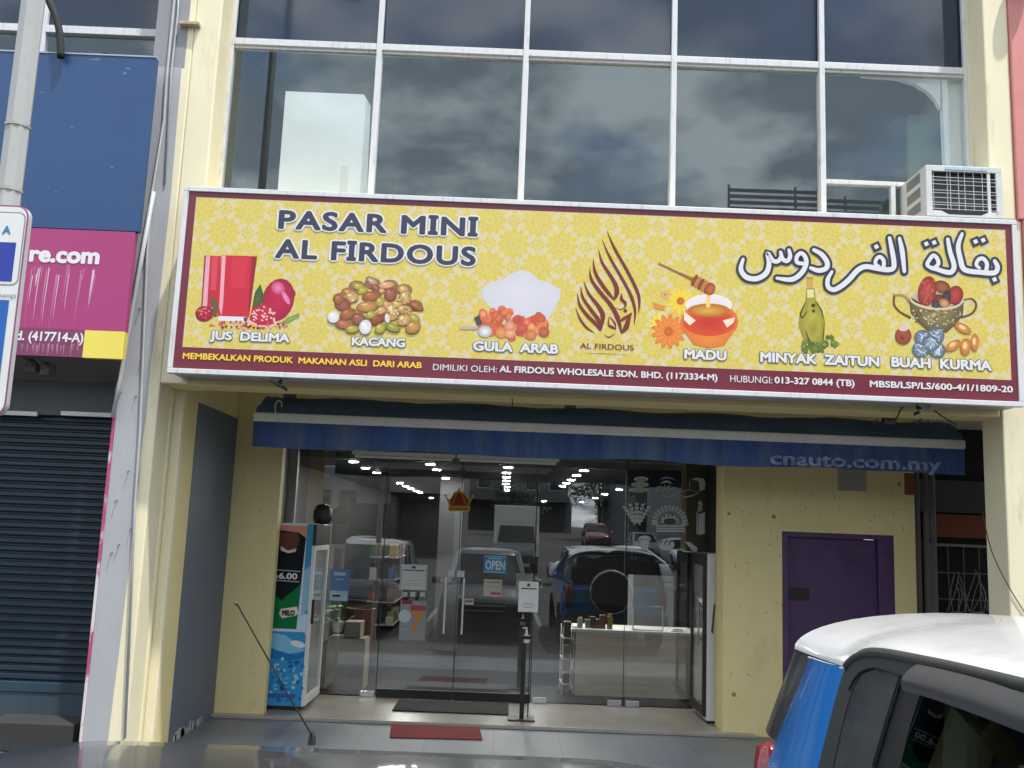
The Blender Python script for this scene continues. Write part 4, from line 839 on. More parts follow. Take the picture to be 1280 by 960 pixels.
box('blue_panel', mat('blue sign face', (.012, .12, .42), .4, var=.1, scale=5), pxr-.56, xr, 3.9252, 3.926, zD, zC, ps)
c = MB(); pa = Y_(1.5, 292, 3.92); pb = Y_(12.5, 292, 3.92); text_fit(c, "A", pa.x, pb.x, pa.z, Y_(1, 281, 3.92).z, 3.9245, bold=.03); c.build('lettering', mat('blue letter', (.01, .22, .44), .5), ps)
c = MB(); pa = Y_(-14, 370, 3.92); pb = Y_(19, 371, 3.92); text_fit(c, "(Petang)", pa.x, pb.x, pa.z, pa.z+.017, 3.9245, bold=.0); c.build('small_lettering', mat('grey letter', (.2, .21, .23), .5), ps)

# ================================================================== RIGHT NEIGHBOUR
rn = thing('pink_shop', 'neighbouring pink shop with an orange band and barred dark window seen past the pillar', 'building', (5.5, 8.0, 0))
b = MB(); b.box(4.248, 9, YP+.004, 7.94, -.3, 2.95); b.build('pillar', M['cream'], rn)
b = MB(); b.box(4.248, 4.62, YP-.03, 7.94, 2.951, 4.62); b.box(4.208, 4.62, YP-.03, 7.94, 4.621, 9); b.box(4.62, 9, YP+.1, 7.94, 2.951, 9); b.build('wall', M['pink'], rn, bev=.01)
b = MB(); b.lathe([(.10, -.02), (.10, .02)], (4.28, 7.50, 6.72), 'Z', 16); b.build('vent_cap', M['cream'], rn)
b = MB(); b.box(4.17, 9, 10.5, 10.6, 0, 3.2); b.build('shop_front', M['dark'], rn)
b = MB(); b.box(xe-.10, xe+.0, YW-.001, YW+.02, 2.40, 2.62); b.box(4.62, 9, 10.44, 10.5, 2.0, 2.25); b.build('orange_band', mat('orange red paint', (.26, .062, .030), .55, var=.12, scale=3), rn)
b = MB(); b.box(4.55, 9, 10.43, 10.499, 2.27, 2.62); b.build('grey_fascia', mat('dark grey fascia', (.075, .08, .082), .7, var=.1), rn)
b = Each()
for x in (4.24, 4.33, 4.40): b.tube([(x, 9.75, 0), (x, 9.75, 3.1)], .028, 10)
b.build('pipe', mat('dark grey pipe', (.12, .12, .12), .6, var=.15), rn, smooth='auto')
b = MB(); wx0 = Y_(1166, 690, 10.4).x; wz1 = Y_(1180, 683, 10.4).z
b.box(wx0-.03, wx0+.01, 10.40, 10.44, .5, wz1+.03); b.box(wx0+.01, 6.5, 10.40, 10.44, wz1, wz1+.03); b.box(wx0-.09, wx0-.06, 10.40, 10.44, .3, wz1+.06); b.build('window_frame', mat('dusty frame', (.30, .28, .22), .6, var=.1), rn)
b = MB()
for k in range(1, 9): b.box(wx0+.17*k-.005, wx0+.17*k+.005, 10.41, 10.42, .5, wz1)
for k in range(1, 9): b.box(wx0, 6.5, 10.408, 10.418, wz1-.28*k-.005, wz1-.28*k+.005)
b.build('window_bar', mat('grey bars', (.20, .20, .18), .6), rn)
b = MB()
for cx in (1196, 1223):
    p0_ = Y_(cx, 720, 10.3)
    for k in range(6): q = Y_(cx-16+k*6+rd.uniform(-4, 4), 765, 10.3); b.tube(spline([(p0_.x+rd.uniform(-.03, .03), 10.3, p0_.z+rd.uniform(-.15, .1)), ((p0_.x+q.x)/2+rd.uniform(-.05, .05), 10.28, (p0_.z+q.z)/2), (q.x+rd.uniform(-.04, .04), 10.3, q.z)], 4), .0045, 5)
    q = Y_(cx, 772, 10.3); b.lathe([(.02, q.z-.06), (.09, q.z-.03), (.10, q.z+.02), (.05, q.z+.06)], (q.x, 10.3, 0), 'Z', 10)
tag(b.build('hanging_strings', mat('pale plastic string', (.38, .37, .34), .7, var=.3, scale=20)), 'pale bundles of string hanging in the barred window', 'strings')
tag(MB().tube(spline([tuple(Y_(x, y, YP-.012)) for x, y in ((1228, 640), (1240, 690), (1262, 735), (1284, 770))], 4), .004, 5).build('cable', M['black']), 'thin black wire drooping across the cream pillar by the pink wall', 'cable')
# ================================================================== AT THE STOREFRONT
# drinks fridge on the left, its printed side panel to the street, glass door to the right
fx1 = Y_(389, 760, 9.82).x; fx0 = fx1-.475; fz1 = Y_(389, 655, 9.82).z; fz0 = .06
fr = thing('drinks_fridge', 'tall drinks fridge with a green and blue printed side near the slate panel', 'fridge', (fx0+.28, 10.1, .035))
box('cabinet', M['white'], fx0, fx1-.035, 9.82, 10.60, fz0+.02, fz1, fr, bev=.01)
b = MB(); b.box(fx0+.02, fx1-.05, 9.85, 10.55, .035, fz0+.02); b.build('base', M['black'], fr)
b = MB(); X0, X1 = fx1-.034, fx1+.0
b.box(X0, X1, 9.815, 9.875, fz0+.02, fz1-.22); b.box(X0, X1, 10.545, 10.605, fz0+.02, fz1-.22); b.box(X0, X1, 9.875, 10.545, fz0+.02, fz0+.10); b.box(X0, X1, 9.875, 10.545, fz1-.27, fz1-.22)
dr = b.build('door', M['white'], fr, bev=.004)
box('pane', M['shopglass'], X0+.012, X0+.018, 9.876, 10.544, fz0+.10, fz1-.27, dr)
MB().box(X1, X1+.025, 9.835, 9.86, .88, 1.12).build('handle', M['black'], dr, bev=.004)
box('lamp_head', M['black'], fx1-.034, fx1+.004, 9.815, 10.605, fz1-.215, fz1, fr, bev=.01)
a = Art(9.8195, .00015); F_ = lambda x, y: (325+x/3.84, 640+y/3.84)
def fpt(u, v): return (fx0+(fx1-.002-fx0)*u, fz1-(fz1-fz0-.02)*v)
class FA(Art):
    def pt(s, u, v): p = fpt(u, v); return Vector((p[0], s.Y-s.k*s.step, p[1]))
a = FA(9.8192, .00015)
wb = lambda r, g, b_: S(r, g, b_)
a.poly([(0, 0), (1, 0), (1, 1), (0, 1)], wb(205, 222, 236)); a.poly([(.80, .0), (1, 0), (1, .5), (.80, .5)], wb(70, 150, 190)); a.poly([(.80, .26), (1, .22), (1, .45), (.80, .52)], wb(150, 196, 220))
a.poly([(0, .012), (.80, .012), (.79, .09), (.6, .05), (.2, .06), (0, .09)], wb(226, 150, 124)); a.poly([(0, .05), (.12, .04), (.62, .05), (.79, .08), (.74, .42), (0, .42)], wb(22, 26, 30))
a.poly([(.20, .055), (.60, .05), (.66, .09), (.60, .15), (.46, .16), (.24, .15)], wb(110, 66, 56)); a.poly([(.26, .13), (.42, .155), (.60, .14), (.58, .16), (.42, .168), (.27, .155)], wb(226, 220, 214))
a.poly([(0, .42), (0, .36), (.3, .42), (.76, .32), (.72, .585), (0, .585)], wb(16, 120, 66)); a.poly([(0, .30), (.75, .30), (.74, .34), (.36, .43), (0, .36)], wb(22, 28, 30))
a.stroke([(.06, .262), (.72, .268), (.71, .325), (.05, .32), (.06, .262)], [.006, .006], wb(170, 174, 176), 1, caps=False)
a.poly([(.36, .478), (.70, .462), (.74, .50), (.68, .512), (.40, .528), (.33, .505)], wb(235, 230, 220))
# water picture
a.poly([(0, .60), (.9, .60), (1, .66), (1, 1), (0, 1)], wb(60, 150, 205)); a.poly([(0, .60), (.5, .62), (.95, .70), (.6, .72), (.2, .70), (0, .67)], wb(130, 196, 228)); a.poly([(0, .67), (.3, .70), (.7, .725), (1, .70), (1, .73), (.6, .76), (.2, .745), (0, .72)], wb(36, 120, 184))
rq = random.Random(5)
for i in range(60): a.ell(rq.uniform(.06, .94), rq.uniform(.74, .97), rq.uniform(.02, .06), rq.uniform(.004, .012), rq.choice((wb(96, 180, 222), wb(40, 126, 190), wb(150, 206, 232), wb(30, 106, 172))), rot=rq.uniform(-.1, .1), n=9)
a.ell(.78, .665, .16, .018, wb(225, 236, 240), rot=.05); a.ell(.52, .90, .05, .02, wb(30, 70, 140)); a.poly([(.18, .935), (.80, .935), (.80, .955), (.18, .955)], wb(52, 96, 160))
a.poly([(0, .62), (.012, .62), (.012, 1), (0, 1)], wb(160, 200, 220)); a.build('printed_panel', M['paper'], fr)
c = MB()
def ftext(mb, s, u0, u1, v0, v1, y, **k): p, q = fpt(u0, v0), fpt(u1, v1); text_fit(mb, s, p[0], q[0], p[1], q[1], y, **k)
ftext(c, "RM", .12, .25, .312, .292, 9.805, bold=.03); ftext(c, "6.00", .27, .67, .312, .276, 9.805, bold=.03); c.build('price_lettering', mat('white print', (.8, .8, .8), .5, var=0), fr)
c = MB(); ftext(c, "MILO", .40, .67, .513, .480, 9.804, bold=.055); c.build('logo_lettering', mat('dark brown print', (.05, .015, .01), .5, var=0), fr)
b = Each(); 
for i in range(4): b.box(fx0+.05, X0-.01, 9.90, 10.53, .38+i*.34, .39+i*.34)
b.build('shelf', M['white'], fr)
rb = random.Random(8)
bm_ = [mat('drink '+n_, c_, .35, var=.05) for n_, c_ in (('red', (.35, .03, .03)), ('green', (.03, .20, .06)), ('blue', (.03, .12, .32)), ('orange', (.5, .2, .03)), ('clear', (.5, .55, .56)))]
for i in range(4):
    for k in range(6):
        z = .391+i*.34; x, y = X0-.06, 9.93+k*.11
        bi = rb.randrange(5); o = MB().lathe([(.03, 0), (.033, .01), (.033, .14), (.014, .19), (.014, .215)], (x, y, z), 'Z', 10).build('drink_bottle', bm_[bi], smooth=True)
        tag(o, ('red', 'green', 'blue', 'orange', 'clear')[bi]+' drink bottle standing on a shelf inside the printed drinks fridge', 'bottle', 'bottles inside the drinks fridge')
b = MB().lathe([(.0, .0), (.08, .01), (.1, .05), (.1, .14), (.07, .2), (.0, .22)], (fx1-.02, 10.2, fz1+.0), 'Z', 16)
tag(b.build('domed_jar', M['black'], smooth=True), 'shiny black domed jar set on top of the drinks fridge', 'jar')
# second fridge on the right, door to the left
gx = Y_(883, 760, 9.98).x
f2 = thing('display_fridge', 'tall white display fridge with a dark glass door by the wall with the purple door', 'fridge', (gx+.2, 10.3, .035))
g0 = Y_(884, 905, 9.98).z; g1 = Y_(884, 692, 9.98).z
box('cabinet', M['white'], gx+.005, OX1+.20, 9.98, 10.66, .06, g1, f2, bev=.008)
b = MB(); b.box(gx-.03, gx+.002, 9.98, 10.04, .10, g1); b.box(gx-.03, gx+.002, 10.60, 10.66, .10, g1); b.box(gx-.03, gx+.002, 10.04, 10.60, .10, .2); b.box(gx-.03, gx+.002, 10.04, 10.60, g1-.12, g1)
dr = b.build('door', M['black'], f2, bev=.003); box('pane', M['shopglass'], gx-.02, gx-.015, 10.041, 10.599, .2, g1-.12, dr)
MB().tube([(gx-.06, 10.07, .8), (gx-.06, 10.07, 1.25)], .01).tube([(gx-.06, 10.07, .85), (gx-.03, 10.07, .85)], .007).tube([(gx-.06, 10.07, 1.2), (gx-.03, 10.07, 1.2)], .007).build('handle', M['steel'], dr)
MB().box(gx+.02, gx+.09, 10.0, 10.6, .036, .06).build('base', M['black'], f2)
b = MB().prism([(gx+.075, 9.975, 1.22), (gx+.09, 9.975, 1.22), (gx+.07, 9.975, .92), (gx+.05, 9.975, .94)], (0, .004, 0)); b.build('hanging_tag', M['maroon'], f2)
# mats
b = MB(); q = [Z_(x, y, .0) for x, y in ((488, 903), (597, 901), (604, 922), (489, 924))]; y0_, y1_ = 8.93, 9.50
b.prism([(-.985, y1_, .002), (-.14, y1_, .002), (-.10, y0_+.05, .002), (-.94, y0_, .002)], (0, 0, .010))
o = b.build('red_doormat', mat('red coir mat', (.23, .026, .028), .95, var=.2, scale=12, bump=.6, bscale=150), bev=.004); tag(o, 'small plain red doormat lying on the walkway tiles', 'doormat')
b = MB(); q0, q1 = Z_(492, 889, .035), Z_(634, 889, .035); b.box(-1.04, .14, 10.0, 10.62, .036, .048)
o = b.build('black_doormat', mat('black rubber mat', (.008, .008, .0085), .9, var=.2, scale=10, bump=.4, bscale=90), bev=.004); tag(o, 'black rubber doormat on the beige plinth before the glass doors', 'doormat')
# hand sanitiser stand
p = Z_(652, 899, .035); sy = p.y
st = thing('sanitiser_stand', 'black floor stand holding a pump bottle and a white notice board', 'stand', (p.x, sy, .036))
box('base', M['black'], p.x-.14, p.x+.13, sy-.12, sy+.12, .036, .05, st, bev=.004)
zt_ = Y_(655, 796, sy).z; zb_ = Y_(660, 765, sy).z; zn = Y_(660, 727, sy).z
b = MB(); b.box(p.x-.025, p.x+.02, sy-.02, sy+.02, .05, zt_); b.box(p.x+.055, p.x+.065, sy+.02, sy+.03, .05, zb_+.1); b.build('post', M['black'], st, bev=.003)
MB().lathe([(.045, zt_-.02), (.05, zt_), (.05, zt_+.015), (.045, zt_+.015)], (p.x+.02, sy, 0), 'Z', 16).build('cup_ring', M['black'], st)
bt = MB().lathe([(.03, zt_-.06), (.036, zt_-.05), (.036, zt_+.0), (.014, zt_+.03), (.010, zt_+.06), (.01, zt_+.07)], (p.x+.02, sy, 0), 'Z', 14).build('pump_bottle', M['white'], smooth=True); tag(bt, 'small white pump bottle held by the black floor stand', 'bottle')
MB().tube([(p.x+.02, sy, zt_+.06), (p.x+.02, sy, zt_+.09), (p.x-.02, sy-.02, zt_+.088)], .007).build('pump', M['white'], bt)
n0, n1 = Y_(648, 745, sy).x, Y_(673, 745, sy).x
box('notice_board', M['white'], n0, n1, sy-.012, sy-.004, zb_, zn, st, bev=.003)
def notice(name, x0, x1, z0, z1, y, parent, rows_, hdr=True):
    mb = MB(); w = x1-x0; h = z1-z0
    def bar(u0, u1, v0, v1, c): mb.add([(x0+u0*w, y, z1-v1*h), (x0+u1*w, y, z1-v1*h), (x0+u1*w, y, z1-v0*h), (x0+u0*w, y, z1-v0*h)], [(0, 1, 2, 3)], c)
    if hdr: bar(.12, .9, .21, .25, S(60)); bar(.42, .56, .06, .16, S(70, 74, 90))
    for u0, u1, v0, v1, c in rows_: bar(u0, u1, v0, v1, c)
    return mb.build(name, M['paper'], parent)
notice('notice_print', n0, n1, zb_, zn, sy-.0128, st, [(.25, .75, .70, .72, S(150)), (.2, .8, .76, .78, S(160)), (.3, .7, .84, .86, S(190, 120, 120))])
# papers and stickers on the glass
yg = YG-.003
def sheet(name, label, cat, xa, ya, xb, yb, col, rows_=(), hdr=False, group=None, z=0.0):
    a_, c_ = Y_(xa, ya, yg), Y_(xb, yb, yg)
    o = MB().box(a_.x, c_.x, yg-.0015-z, yg-z, c_.z, a_.z); o.c = [None]*6
    o = o.build(name, mat(name+' paper', col, .6, var=.03)); tag(o, label, cat, group)
    if rows_: notice('print', a_.x, c_.x, c_.z, a_.z, yg-.0024-z, o, rows_, hdr)
    WL.setdefault(o, Vector((0, 0, 0))); return o
sheet('notice_paper', 'white printed notice taped to the glass door nearer the drinks fridge', 'notice', 501, 705, 533, 738, (.62, .63, .62), [(.02, .05, .1, .95, S(150)), (.95, .98, .1, .95, S(150)), (.2, .8, .62, .635, S(150)), (.15, .85, .75, .765, S(150)), (.15, .85, .82, .835, S(160))], True)
for i, x in enumerate((503, 513, 525)): sheet('payment_sticker', 'small pale square sticker just below the white notice on that same glass door', 'sticker', x, 740, x+6, 746, (.5, .52, .52), (), False, 'small stickers below the notice')
o = sheet('promo_poster', 'colourful promotional poster with a big 7 on the glass door nearer the drinks fridge', 'poster', 501, 750, 531, 801, (.30, .32, .34), [(.05, .45, 0, .10, S(150, 60, 90)), (.4, .98, .12, .26, S(180, 84, 96)), (.02, .5, .72, .74, S(170)), (.5, .9, .35, .36, S(170))])
a_ = Y_(511, 792, yg-.004); c_ = Y_(530, 762, yg-.004); mb = MB(); text_fit(mb, "7", a_.x, c_.x, a_.z, c_.z, yg-.005, bold=.05); mb.build('poster_numeral', mat('orange print', S(196, 140, 70), .5, var=0), o)
mb = MB(); q_ = Y_(506, 770, yg-.004); mb.lathe([(.07, yg-.0052), (.055, yg-.0058)], (q_.x, 0, q_.z), 'Y', 18); mb.build('poster_badge', mat('pale round badge', (.55, .62, .64), .5, var=.1), o)
o = sheet('open_sign', 'light blue sign reading OPEN on the glass door nearer the counter', 'sign', 605, 694, 633, 717, (.06, .26, .46), [(.04, .96, .03, .07, S(170, 215, 235)), (.04, .96, .92, .96, S(170, 215, 235)), (.2, .8, .12, .2, S(150, 200, 228))])
mb = MB(); a_ = Y_(606.5, 712, yg-.004); c_ = Y_(631.5, 700.5, yg-.004); text_fit(mb, "OPEN", a_.x, c_.x, a_.z, c_.z, yg-.005, bold=.04); mb.build('open_lettering', mat('pale blue print', (.62, .78, .86), .5, var=0), o)
sheet('flyer', 'cream flyer with an orange heading under the OPEN sign', 'flyer', 605, 724, 627, 746, (.50, .47, .42), [(.05, .95, .1, .22, S(196, 140, 90)), (.1, .9, .35, .5, S(160, 180, 190)), (.4, .95, .75, .88, S(180, 70, 84))])
o = sheet('blue_poster', 'blue and pale poster on the glass beside the drinks fridge', 'poster', 413, 711, 435, 752, (.10, .20, .38), [(.05, .95, .68, .98, S(170, 200, 210)), (.2, .8, .1, .2, S(170, 200, 220)), (.3, .7, .3, .34, S(150, 190, 215)), (.2, .6, .8, .86, S(70, 130, 160))])
sheet('small_sticker', 'little pale sticker beside the door handle nearer the counter', 'sticker', 581, 748, 592, 756, (.5, .5, .48), [(.1, .9, .3, .6, S(90))])
# crown sticker
cr_ = ('gold and red crown sticker high on the joint between the two glass doors')
a = Art(yg-.001, .00015); gold, rd_, dkr = S(200, 160, 60), S(150, 60, 44), S(90, 40, 30)
a.poly([(557, 620), (563, 626), (567, 616), (574, 613), (581, 616), (585, 626), (591, 621), (586, 633), (562, 633)], gold); a.poly([(562, 625), (567, 619), (574, 616), (581, 619), (586, 626), (584, 632), (564, 632)], rd_)
a.poly([(560, 633), (588, 633), (587, 639), (561, 639)], gold); a.stroke([(566, 630), (570, 619), (574, 614), (578, 619), (582, 630)], [1, 1], gold, 3); a.stroke([(563, 636), (585, 636)], [1, 1], dkr, 1)
for x, y in ((557, 619.5), (574, 612), (591, 620)): a.ell(x, y, 1.8, 1.8, gold, S(230, 200, 110), n=10)
tag(a.build('crown_sticker', M['paper'], None), cr_, 'sticker')
# white bakery decals on the right pane
bk = thing('bakery_decals', 'white bakery drawings of loaves, wheat and an oven on the pane above the counter', 'decals', tuple(Y_(835, 650, yg)))
a = Art(yg-.001, .00010); D_ = lambda x, y: (770+x/6.854, 580+y/6.854); w1 = (.72, .76, .74, 1); bl = (.03, .035, .035, 1)
def dp(pts, c=w1): a.poly([D_(*p) for p in pts], c)
def ds(pts, w, c=w1, k=3): a.stroke([D_(*p) for p in pts], [v/6.854 for v in w], c, k)
for cx, cy_, rx in ((215, 130, 62), (205, 176, 78), (195, 222, 88)):
    a.ell(*D_(cx, cy_), rx/6.854, 22/6.854, w1)
    for k in range(5): ds([(cx-rx*.5+k*rx*.25, cy_-10), (cx-rx*.4+k*rx*.25, cy_+14)], [5, 5], bl, 1)
a.build('drawing', M['paper'], bk); a = Art(yg-.001, .00010)
ds([(380, 140), (400, 122), (440, 116), (480, 124), (505, 140)], [3, 9, 3]); ds([(390, 265), (430, 280), (470, 276), (500, 258)], [3, 9, 3]); ds([(385, 165), (430, 150), (480, 165)], [8, 22, 8])
a.build('drawing', M['paper'], bk); a = Art(yg-.001, .00010)
dp([(640, 135), (690, 115), (750, 125), (765, 160), (760, 220), (715, 232), (712, 160), (690, 140)]); ds([(632, 140), (632, 215)], [5, 5], w1, 1); ds([(550, 260), (590, 280), (650, 272), (715, 240)], [4, 14, 4]); ds([(555, 250), (600, 225), (700, 235)], [4, 6, 3])
a.build('drawing', M['paper'], bk); a = Art(yg-.001, .00010)
for t in range(5):
    ang = -.55+t*.27; bx, by = 180, 540
    for j in range(5):
        d_ = 60+j*34; x, y = bx+sin(ang)*d_*1.0, by-cos(ang)*d_
        a.ell(*D_(x-8, y), 1.3, 2.7, w1, rot=ang-.4, n=8); a.ell(*D_(x+8, y), 1.3, 2.7, w1, rot=ang+.4, n=8)
ds([(150, 520), (180, 500), (210, 520)], [8, 8])
a.build('drawing', M['paper'], bk); a = Art(yg-.001, .00010)
for k in range(13):
    a0 = pi+pi*(k+.08)/13; a1_ = pi+pi*(k+.82)/13; cx, cy_ = 460, 505
    dp([(cx+155*cos(a0), cy_+155*sin(a0)), (cx+155*cos(a1_), cy_+155*sin(a1_)), (cx+105*cos(a1_), cy_+100*sin(a1_)), (cx+105*cos(a0), cy_+100*sin(a0))])
dp([(305, 505), (360, 505), (360, 522), (305, 522)]); dp([(560, 505), (620, 505), (620, 522), (560, 522)])
dp([(385, 505), (400, 440), (415, 470), (430, 415), (450, 460), (465, 420), (480, 460), (505, 430), (510, 470), (530, 455), (540, 505)]); a.ell(*D_(462, 490), 8, 3.4, bl)
for k in range(4): ds([(430+k*20, 480), (438+k*20, 500)], [4, 4], w1, 1)
for y in (532, 554, 576): dp([(345, y-8), (590, y-8), (590, y+6), (345, y+6)])
a.build('drawing', M['paper'], bk); a = Art(yg-.001, .00010)
dp([(690, 410), (700, 410), (705, 605), (690, 600)]); dp([(708, 430), (762, 410), (760, 600), (708, 608)]); dp([(698, 415), (705, 330), (720, 310), (738, 335), (742, 400)])
for k in range(3): ds([(700, 345+k*26), (740, 370+k*26)], [6, 6], bl, 1)
a.build('drawing', M['paper'], bk); a = Art(yg-.001, .00010)
a.ell(*D_(245, 640), 8, 4, w1); dp([(205, 665), (285, 665), (270, 740), (218, 740)]); ds([(200, 640), (245, 648), (290, 640)], [4, 4], bl)
a.build('drawing', M['paper'], bk); a = Art(yg-.001, .00010)
a.ell(*D_(430, 690), 10.5, 7.4, w1)
for k in range(3): ds([(370+k*40, 700), (385+k*40, 665), (410+k*40, 655)], [5, 10, 4], bl)
a.build('drawing', M['paper'], bk); a = Art(yg-.001, .00010)
dp([(590, 665), (630, 668), (700, 720), (690, 750), (650, 740)]); ds([(552, 730), (600, 750), (680, 752)], [12, 10, 5])
a.build('drawing', M['paper'], bk)
mb = MB(); p_, q_ = Y_(*D_(338, 225), yg), Y_(*D_(520, 225), yg); zt2 = Y_(*D_(340, 170), yg).z; text_fit(mb, "goldies", p_.x, q_.x, p_.z, zt2, yg-.0025, bold=.02, shear=.25); mb.build('script_lettering', mat('white decal', (.72, .76, .74), .6, var=0), bk)
# door decals behind the right pane are backed by a dark screen
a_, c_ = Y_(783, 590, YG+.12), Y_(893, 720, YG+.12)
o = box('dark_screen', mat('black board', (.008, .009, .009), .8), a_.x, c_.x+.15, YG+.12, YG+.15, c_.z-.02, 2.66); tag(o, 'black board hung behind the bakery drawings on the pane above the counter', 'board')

# ================================================================== INSIDE THE SHOP
ct = thing('counter', 'wood fronted shop counter with a white top behind the right glass panes', 'counter', (1.6, 11.6, .03))
cx0, cx1 = Y_(719, 830, 11.4).x, Y_(868, 830, 11.4).x; cz = Y_(719, 790, 11.4).z
wood = mat('grey oak laminate', (.74, .60, .45), .45, var=.28, scale=1.1, stretch=(.7, 1, 9))
b = MB(); xm_ = (cx0+cx1)/2-.1; b.box(cx0, xm_-.002, 11.4, 11.44, .03, cz); b.box(xm_+.002, cx1, 11.4, 11.44, .03, cz); b.box(cx0, cx0+.04, 11.441, 12.0, .03, cz); b.box(cx1-.04, cx1, 11.441, 12.0, .03, cz); b.build('front_panel', wood, ct)
box('top', M['white'], cx0-.06, cx1+.05, 11.37, 12.05, cz, cz+.04, ct, bev=.004)
rk = thing('wire_rack', 'low white wire rack of goods against the left end of the counter', 'rack', (cx0-.15, 11.5, .03))
rx0 = Y_(702, 830, 11.42).x
b = Each()
for z in (.14, .42, .66): b.box(rx0, cx0-.012, 11.42, 11.8, z, z+.012)
for x in (rx0+.008, cx0-.02):
    for y in (11.43, 11.79): b.tube([(x, y, .03), (x, y, .80)], .007, 6)
b.build('shelf', M['alu'], rk)
cols_ = [mat('packet '+n_, tuple(v*.4 for v in c_), .5, var=.15, scale=9) for n_, c_ in (('cream', (.5, .46, .38)), ('red', (.32, .05, .05)), ('green', (.08, .22, .08)), ('yellow', (.5, .36, .06)), ('blue', (.06, .14, .34)), ('white', (.6, .6, .58)), ('brown', (.2, .1, .05)))]
rp = random.Random(21)
for z in (.152, .432, .672):
    for k in range(2):
        x = rx0+.02+k*.10; h = rp.uniform(.1, .2); o = MB().box(x, x+.085, 11.45, 11.6, z, z+h).build('food_packet', rp.choice(cols_[:1]+cols_[5:]), bev=.01); tag(o, 'small packet of food on the white wire rack beside the counter', 'packet', 'packets on the wire rack')
kinds = [('tall white jar', 725, 'white', 'jar'), ('small cream carton', 735, 'cream', 'carton'), ('dark brown box', 740.5, 'brown', 'box'), ('slim pink red carton', 753, 'red', 'carton'), ('green packet', 745.5, 'green', 'packet'), ('yellow tin', 762, 'yellow', 'tin')]
for (lb, x, cn_, ct_) in kinds:
    p = Y_(x, 783, 11.5); h = rp.uniform(.10, .2); m_ = cols_[('cream', 'red', 'green', 'yellow', 'blue', 'white', 'brown').index(cn_)]
    b = MB()
    if ct_ in ('jar', 'tin'): b.lathe([(.03, 0), (.034, .01), (.034, h*.8), (.024, h*.9), (.026, h*.91), (.026, h)], (p.x, 11.5, cz+.041), 'Z', 14)
    else: b.box(p.x-.035, p.x+.035, 11.47, 11.54, cz+.041, cz+.041+h)
    tag(b.build('counter_'+ct_, m_, bev=.004), lb+' standing on the counter behind the glass', ct_)
b = MB(); a_, c_ = Y_(791, 757, 11.45), Y_(829, 785, 11.45); w_ = .014
b.box(a_.x, c_.x, 11.44, 11.46, a_.z-w_, a_.z); b.box(a_.x, c_.x, 11.44, 11.46, cz+.041, cz+.041+w_); b.box(a_.x, a_.x+w_, 11.44, 11.46, cz+.041+w_, a_.z-w_); b.box(c_.x-w_, c_.x, 11.44, 11.46, cz+.041+w_, a_.z-w_)
tag(b.build('frame_stand', M['white']), 'empty white rectangular frame standing on the counter', 'frame')
b = MB(); p = Y_(846, 785, 11.5); b.box(p.x-.07, p.x+.07, 11.43, 11.57, cz+.041, cz+.06); b.box(p.x-.05, p.x+.06, 11.45, 11.56, cz+.0605, cz+.075); tag(b.build('paper_stack', M['white']), 'thin white stack of papers on the counter near the dark fridge', 'papers')
b = MB(); p = Y_(812, 750, 14); b.box(p.x-.25, p.x+.35, 14, 14.5, .03, 1.75); tag(b.build('steel_cabinet', mat('grey cabinet', (.22, .24, .25), .4), bev=.01), 'tall grey cabinet standing behind the counter', 'cabinet')
# gondola shelves with goods, deep in the shop
def gondola(x0, x1, y0, y1, label):
    g = thing('shelf_unit', label, 'shelf', ((x0+x1)/2, (y0+y1)/2, .03), 'shelf units in the shop')
    b = Each()
    for z in (.1, .5, .9, 1.3): b.box(x0, x1, y0, y1, z, z+.02)
    b.build('shelf', mat('grey shelf', (.2, .2, .2), .5), g); b = MB(); b.box((x0+x1)/2-.01, (x0+x1)/2+.01, y0, y1, .03, 1.62); b.build('back_panel', M['dark'], g)
    for z in (.12, .52, .92, 1.32):
        for k in range(int((y1-y0)/.22)):
            for sx in (x0+.02, x1-.14):
                ci = rp.randrange(7); o = MB().box(sx, sx+.12, y0+k*.22, y0+k*.22+.17, z, z+rp.uniform(.12, .27)).build('product_box', cols_[ci]); tag(o, ('cream', 'red', 'green', 'yellow', 'blue', 'white', 'brown')[ci]+' product box on the '+label.split(' of ')[0], 'product box', 'products on the shelves')
gondola(-2.4, -1.9, 17.6, 19.4, 'far shelf unit of packets along the shop side wall')
# round bin, plant, cartons near the drinks fridge
bp = Y_(451, 760, 11.6)
b = MB().lathe([(.12, .036), (.16, .5), (.17, bp.z-.04), (.172, bp.z), (.155, bp.z), (.15, bp.z-.05)], (bp.x, 11.6, 0), 'Z', 26); tag(b.build('round_bin', mat('dark red bin', (.10, .03, .025), .5, var=.15), smooth='auto'), 'round dark red bin with an open rim inside the glass near the drinks fridge', 'bin')
pl = thing('potted_plant', 'small leafy green plant on cartons beside the drinks fridge', 'plant', (Y_(422, 785, 11.3).x, 11.3, .65))
pc = WL[pl]; b = MB()
for i in range(46):
    a0 = rq.uniform(0, 6.28); r = rq.uniform(.03, .17); z = pc.z+.1+rq.uniform(0, .2); c_ = Vector((pc.x+r*cos(a0), 11.3+r*sin(a0)*.6, z)); d1 = Vector((cos(a0), sin(a0), rq.uniform(-.2, .5)))*.05; d2 = Vector((-sin(a0), cos(a0), rq.uniform(-.3, .3)))*.022
    b.add([c_-d1, c_+d2, c_+d1, c_-d2], [(0, 1, 2, 3)])
b.build('foliage', mat('plant leaf', (.05, .24, .035), .5, var=.3, scale=20), pl); MB().lathe([(.05, pc.z), (.075, pc.z+.12), (.065, pc.z+.12)], (pc.x, 11.3, 0), 'Z', 14).build('pot', M['white'], pl)
card = mat('brown carton', (.26, .22, .17), .8, var=.1)
